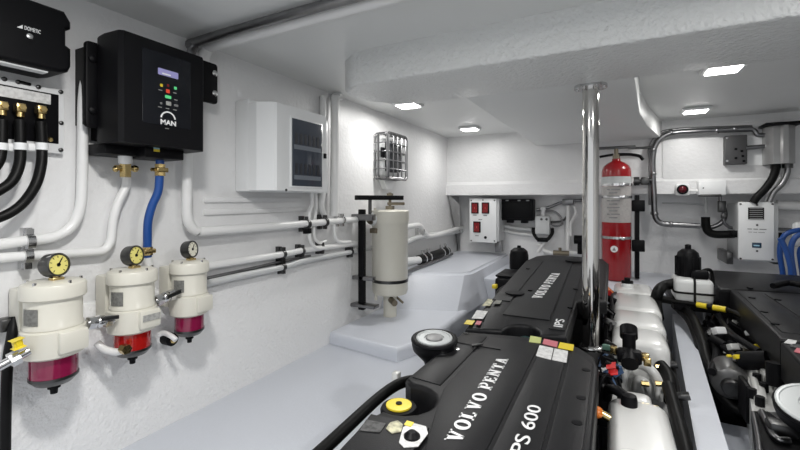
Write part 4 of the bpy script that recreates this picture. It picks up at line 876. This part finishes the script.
# heat exchanger lobes
for i, (ya, yb, x0, x1, z1) in enumerate(((1.92, 2.16, .0, .208, .925), (2.175, 2.46, .0, .22, .93), (2.475, 2.90, .005, .232, .93), (2.915, 3.28, .01, .240, .925))):
    b = B(); box(b, (x0, ya, .60), (x1, yb, z1), .04, 4); link('heat_exchanger_section', b, ENGW, e2)
b = B(); lathe(b, (.09, 3.10, .918), [(.035, 0), (.035, .02), (.028, .03)], 18); cp = link('pressure_cap', b, WMET, e2)
b = B(); box(b, (.055, 3.085, .948), (.125, 3.115, .968), .006); cyl(b, (.09, 3.10, .94), (.09, 3.10, .985), .018); link('cap_handle', b, BLACK, cp)
b = B(); q = HZ(629, 352, .94); cyl(b, q + V((0, 0, -.05)), q + V((0, 0, .07)), .022); cyl(b, q + V((0, .02, .05)), q + V((.0, .05, .075)), .030); cyl(b, q + V((0, -.02, 0)), q + V((0, -.07, -.02)), .028); box(b, q + V((-.04, -.05, -.03)), q + V((.04, -.01, .02)), .01); pm = link('circulation_pump', b, BLACK, e2)
for d in ((-.05, .0, .0), (.055, -.045, -.01), (.05, -.03, .0)):
    b = B(); p = q + V(d); box(b, p - V((.012, .012, .014)), p + V((.012, .012, .014)), .004); link('brass_fitting', b, BRASS, pm)
b = B(); box(b, (-.01, 1.58, .74), (.12, 1.66, .83), .02, 3); link('pump_housing', b, ENGW, e2)
b = B(); box(b, (.01, 1.95, .5), (.19, 3.2, .80), .02); link('exchanger_core', b, BLACK, e2)
for p, m in ((HZ(659, 367, .85), BRASS), (HZ(659, 384, .83), BRASS), (HZ(645, 384, .84), BRASS)):
    b = B(); cyl(b, V(p) - V((.012, 0, 0)), V(p) + V((.012, .004, 0)), .010, n=6); link('nut', b, m, e2)
hose(e2, [HZ(660, 365, .85), HZ(668, 376, .83), HZ(671, 392, .80), HZ(671, 402, .78)], .024)
charge(e2, [HZ(*p) for p in ((621, 392, .76), (622.5, 378, .82), (627, 368, .85), (635, 364, .86), (645, 366, .86), (654, 374, .84), (659, 386, .80), (661, 400, .75))], .0185)
charge(e2, [HZ(*p) for p in ((634, 394, .72), (638, 381, .80), (646, 383, .80), (650, 396, .74))], .016)
charge(e2, [HZ(*p) for p in ((622, 366, .80), (628, 355, .86), (640, 349, .88), (651, 352, .875), (659, 362, .85), (663, 376, .80))], .020)
charge(e2, [HZ(*p) for p in ((614, 357, .82), (620, 347, .88), (634, 342, .895), (650, 343, .89), (659, 350, .87))], .022)
b = B(); box(b, (-.125, 1.60, .70), (.0, 1.925, .86), .02); link('wiring_tray', b, BLACK, e2)
b = B(); box(b, (-.04, 2.02, .70), (.0, 2.8, .86), .02); link('wiring_tray', b, BLACK, e2)
hose(e2, [(.222, 2.55, .84), (.228, 2.4, .82), (.222, 2.1, .80), (.21, 1.8, .79), (.195, 1.62, .77)], .016)
for y in (1.7, 2.0, 2.3): b = B(); cyl(b, (.20, y, .82), (.236, y, .83), .014); link('hose_fitting', b, DSTEEL, e2)
for i in range(10):
    x = rr.uniform(-.03, .01); y = 2.1 + i * .075; b = B(); uu, vv_, dd = frame_of((rr.uniform(-1, 1), rr.uniform(-1, 1), .4)); obox(b, (x, y, .93 + rr.uniform(-.02, .02)), uu, vv_, dd, .02, .022, .05, .004); link('wiring_connector', b, (BLACK, GREYP, BLACK, REDP, ORANGE)[i % 5 if i > 7 else i % 3], e2)
hose(e2, [(-.01, 2.1, .90), (0, 2.3, .955), (0, 2.6, .96), (.02, 2.85, .93)], .007, BLACK, 'wire')

# ---- rear starboard engine
e3 = thing('engine', 'starboard engine with a bare black cover edge by the white tank', 'engine', (.85, 2.6, .12), 'marine engines under black covers')
Z3 = 1.0
b = B(); cover(b, [(.535, 1.93), (.58, 2.86), (1.15, 2.93), (1.15, 1.93)], lambda y: Z3 + .004, .12, .010); c3_ = link('cover', b, COVER, e3)
b = B(); cover(b, [(.535, 2.88), (.535, 3.25), (.60, 3.45), (1.15, 3.45), (1.15, 2.95), (.62, 2.90)], lambda y: 1.0 + .05 * (y - 2.9), .16, .02); link('rear_cover', b, COVER, e3)
b = B()
for q in ([(.70, 1.98), (.715, 2.80), (1.1, 2.84), (1.1, 1.98)], [(.565, 2.02), (.602, 2.80), (.69, 2.81), (.675, 2.02)]):
    poly_prism(b, [(x, y, Z3 + .002) for x, y in q], (0, 0, .006), .003)
link('cover_panel', b, COVER2, c3_)
for p in ((752, 298), (764, 312), (775, 324), (778, 300), (750, 288)):
    b = B(); q = HZ(*p, Z3 + .008); lathe(b, q, [(.014, -.002), (.014, .004), (.006, .0045)], 10); link('cover_bolt', b, BLACK, c3_)
b = B(); tube(b, [HZ(773, 286, 1.03), HZ(790, 283, 1.04), HZ(812, 288, 1.04)], .016); link('lifting_strap', b, BLACK, e3)
b = B(); box(b, (.60, 1.9, .14), (1.1, 3.3, .90), .03); link('block', b, MATS['engine block'], e3)
b = B(); box(b, (.50, 2.0, .14), (.62, 3.2, .72), .02); link('side_housing', b, BLACK, e3)
# alternator and left-side fittings
q = HZ(727, 378, .76); t_ = e3
b = B(); lathe(b, q + V((0, -.06, 0)), [(.040, -.02), (.062, -.005), (.068, .02), (.068, .10), (.060, .13), (.04, .14)], 24, (0.1, 1, .1)); al = link('alternator', b, mat('alternator casting', (.12, .12, .12), .35, .6), t_)
b = B(); lathe(b, q + V((0, -.06, 0)), [(.03, -.05), (.035, -.045), (.035, -.02), (.02, -.018)], 20, (0.1, 1, .1)); link('pulley', b, DSTEEL, al)
b = B(); q2 = HZ(744, 386, .80); box(b, q2 + V((-.006, -.05, -.12)), q2 + V((.012, .06, .02)), .006); link('mount_strap', b, BLACK, t_)
for i in range(95):
    px = rr.uniform(708, 776); py = rr.uniform(308, 372)
    if py > 300 + (px - 706) * 1.2 + 45 or py < 296 + (px - 712) * 1.0: continue
    q = HZ(px, py, rr.uniform(.72, .84)); b = B(); uu, vv_, dd = frame_of((rr.uniform(-1, 1), rr.uniform(-1, 1), rr.uniform(-.5, 1)))
    if i % 3: obox(b, q, uu, vv_, dd, rr.uniform(.016, .034), rr.uniform(.02, .04), rr.uniform(.03, .06), .004)
    else: cyl(b, q - dd * .03, q + dd * .03, rr.uniform(.010, .02))
    link('side_fitting', b, (BLACK, DSTEEL, BLACK, BLACK, ALU, BLACK, BLACKM, DSTEEL, BLACK, BRONZE, BLACK)[i % 11], t_)
for p, m, s in (((719, 331), WMET, .034), ((733, 347), ALU, .026), ((750, 333), WMET, .024), ((744, 321), WMET, .016), ((737, 357), YEL, .018), ((757, 347), YEL, .022), ((759, 351), REDP, .014), ((766, 356), YEL, .014), ((749, 325), YEL, .012), ((729, 356), YEL, .012)):
    b = B(); q = HZ(*p, .86); uu, vv_, dd = frame_of((.5, -1, .6)); obox(b, q, uu, vv_, dd, s * 1.4, s, s * 1.2, .004); link('connector', b, m, t_)
for k, P in enumerate(([(712, 305), (728, 330), (748, 345), (760, 352)], [(720, 305), (735, 318), (748, 335), (770, 352)], [(715, 340), (730, 352), (742, 362), (750, 362)], [(708, 318), (716, 350), (712, 372)])):
    hose(t_, [HZ(*p, .86 - .02 * k) for p in P], .015, BLACK)
q = HZ(752, 359, .86); b = B(); cyl(b, q + V((-.035, .02, -.02)), q + V((.045, -.02, .01)), .036); link('oil_filter', b, BLACK, t_)

# ---- front starboard engine, mostly out of the frame
e4 = thing('engine', 'starboard front engine at the frame edge with a round filter', 'engine', (.85, 1.3, .12), 'marine engines under black covers')
b = B(); cover(b, [(.50, 1.50), (.53, 1.905), (.60, 1.915)] + [(.72 - .085 * math.cos(math.radians(20 * i)), 1.90 - .07 * math.sin(math.radians(20 * i))) for i in range(10)] + [(1.15, 1.915), (1.15, .6), (.62, .6), (.62, 1.38)], lambda y: 1.0, .13, .010); c4_ = link('cover', b, COVER, e4)
sticker('diagram_sticker', ((784, 343), (788, 339.5), (797, 341), (795, 345)), 1.002, STICK, c4_)
sticker('warning_sticker', ((794, 352), (797, 348), (812, 351), (810, 356)), 1.002, PINK, c4_)
sticker('data_sticker', ((789, 346.5), (793, 344), (808, 346.5), (806, 350)), 1.002, MATS['dark data'], c4_)
b = B(); box(b, (.62, .7, .14), (1.1, 1.85, .88), .03); link('block', b, MATS['engine block'], e4)
air_filter(e4, HZ(819, 409, .93), .094, (-.10, -.30, 1), .96)
b = B(); poly_prism(b, [HZ(746, 364, .80), HZ(757, 357, .80), HZ(770, 356, .80), HZ(783, 382, .80), HZ(784, 412, .80), HZ(752, 412, .80)], (0, 0, -.24), .02)
poly_prism(b, [HZ(757, 370, .81), HZ(768, 366, .81), HZ(774, 380, .81), HZ(764, 384, .81)], (0, 0, .03), .01)
poly_prism(b, [HZ(754, 390, .80), HZ(764, 388, .80), HZ(768, 404, .80), HZ(757, 405, .80)], (0, 0, .02), .008)
mc = link('manifold_casting', b, ALU, e3)
for p in ((757, 377), (764, 386), (752, 392), (772, 372), (760, 400)):
    b = B(); q = HZ(*p, .82); cyl(b, q - V((0, 0, .02)), q + V((0, 0, .012)), .014, n=8); link('casting_bolt', b, BLACK, mc)
b = B(); tube(b, [HZ(751, 366, .80), HZ(754, 380, .81), HZ(757, 392, .81), HZ(759, 406, .80)], .012); tube(b, [HZ(768, 362, .82), HZ(774, 376, .83), HZ(780, 390, .82)], .016); link('casting_rib', b, ALU, mc)
q = HZ(777, 372, .88); b = B(); cyl(b, q + V((0, 0, -.05)), q + V((0, .01, .03)), .03); link('cap', b, BLACK, e4)
b = B(); poly_prism(b, [HZ(751, 411, .80), HZ(768, 411, .80), HZ(800, 436, .80), HZ(800, 470, .80), HZ(757, 470, .80)], (0, 0, -.04), .01); br = link('filter_bracket', b, BLACK, e4)
b = B(); tube(b, [HZ(754, 414, .81), HZ(759, 440, .81), HZ(762, 470, .81)], .008); tube(b, [HZ(762, 412, .81), HZ(775, 437, .81), HZ(790, 441, .81)], .010); link('bracket_edge', b, GALV, br)
b = B(); q = HZ(780, 428, .82); box(b, q + V((-.03, -.025, -.02)), q + V((.04, .03, .02)), .01); link('sensor', b, DSTEEL, br)

# ================================================================== COOLANT TANK, HOSES BETWEEN ENGINES
ct = BY(694, 300, 2.86); X0 = BY(675, 300, 2.86).x; X1 = BY(714, 300, 2.86).x
t = thing('header_tank', 'white strapped coolant tank with black domed top between the engines', 'tank', (ct.x, 2.95, ct.z - .02))
zt = BY(694, 279, 2.86).z
b = B(); box(b, (X0, 2.84, ct.z - .02), (X1, 3.06, zt), .028, 4); link('tank_body', b, mat('tank plastic', (.72, .73, .72), .3), t)
b = B(); zz = (ct.z + zt) / 2 - .02; 
P = rrect(X0 - .004, 2.836, X1 + .004, 3.064, .03); tube(b, [(x, y, zz) for x, y in P] + [(P[0][0], P[0][1], zz)], .006, n=8, smooth=False)
xm = (X0 + X1) / 2; tube(b, [(xm, 2.836, ct.z - .02), (xm, 2.836, zt - .02), (xm, 2.85, zt + .004), (xm, 3.05, zt + .004)], .006, n=8, smooth=False); link('strap', b, RUB, t)
q = BY(688, 277, 2.96); b = B(); lathe(b, (q.x, 2.96, zt - .005), [(.054, 0), (.060, .02), (.060, .11), (.052, .145), (.03, .165), (.016, .168), (.016, .19), (.006, .195)], 24); dm = link('dome', b, BLACK, t)
b = B()
for i in range(10):
    a = i * math.pi / 5; e = V((math.cos(a), math.sin(a), 0)); obox(b, V((q.x, 2.96, zt + .06)) + e * .060, e, V((0, 0, 1)).cross(e), (0, 0, 1), .008, .012, .11, .002)
link('dome_rib', b, BLACKM, dm)
b = B(); box(b, (q.x + .005, 2.855, zt), (q.x + .085, 2.90, zt + .05), .01); link('outlet', b, BLACK, t)
b = B(); tube(b, [(q.x + .05, 2.92, zt + .03), (X1 - .02, 2.92, zt + .05), (X1 + .005, 2.95, zt + .03), (X1 + .01, 2.95, zt - .05)], .010); link('overflow_tube', b, RUB, t)
b = B(); box(b, (X0 - .01, 2.83, ct.z - .06), (X1 + .02, 3.30, ct.z - .018), .006); link('tank_shelf', b, BLACK, t)
def hhose(P, r, label, m=RUB, name='coolant_hose', cat='hose'):
    b = B(); tube(b, [HZ(*p) for p in P], r, n=14); return single(name, b, m, label, cat)
hhose([(676, 283, 1.0), (664, 286, .98), (658, 292, .96), (656, 302, .90), (658, 318, .84)], .030, 'black elbow hose from the white tank to the port engine')
hhose([(660, 299, .88), (672, 301, .89), (684, 307, .88), (694, 320, .85), (702, 341, .81), (708, 364, .76), (717, 388, .71), (735, 408, .66), (748, 412, .66)], .022, 'long black hose sweeping over the stringer to the starboard engine')
hhose([(674, 306, .86), (688, 320, .84), (696, 338, .80), (701, 356, .76), (707, 376, .72)], .016, 'second black hose lying beside the long sweeping one')
t = thing('marked_hose', 'black hose with yellow bands in front of the white tank', 'hose', HZ(712, 306, .92))
P = [HZ(*p, .92) for p in ((672, 301), (690, 303.5), (705, 306), (728, 310), (745, 318))]
b = B(); tube(b, P, .012); link('hose', b, RUB, t)
for a, c in (((697, 304.6), (707, 306.4)), ((713, 307.4), (726, 309.6))):
    b = B(); cyl(b, HZ(*a, .92), HZ(*c, .92), .015); link('yellow_band', b, YEL, t)
b = B(); box(b, (.40, 2.15, .3), (.50, 2.85, .70), .03); box(b, (.42, 2.3, .60), (.56, 2.82, .80), .04); single('bilge_pump', b, BLACK, 'black pump housing in the dark gap beside the stringer', 'pump')
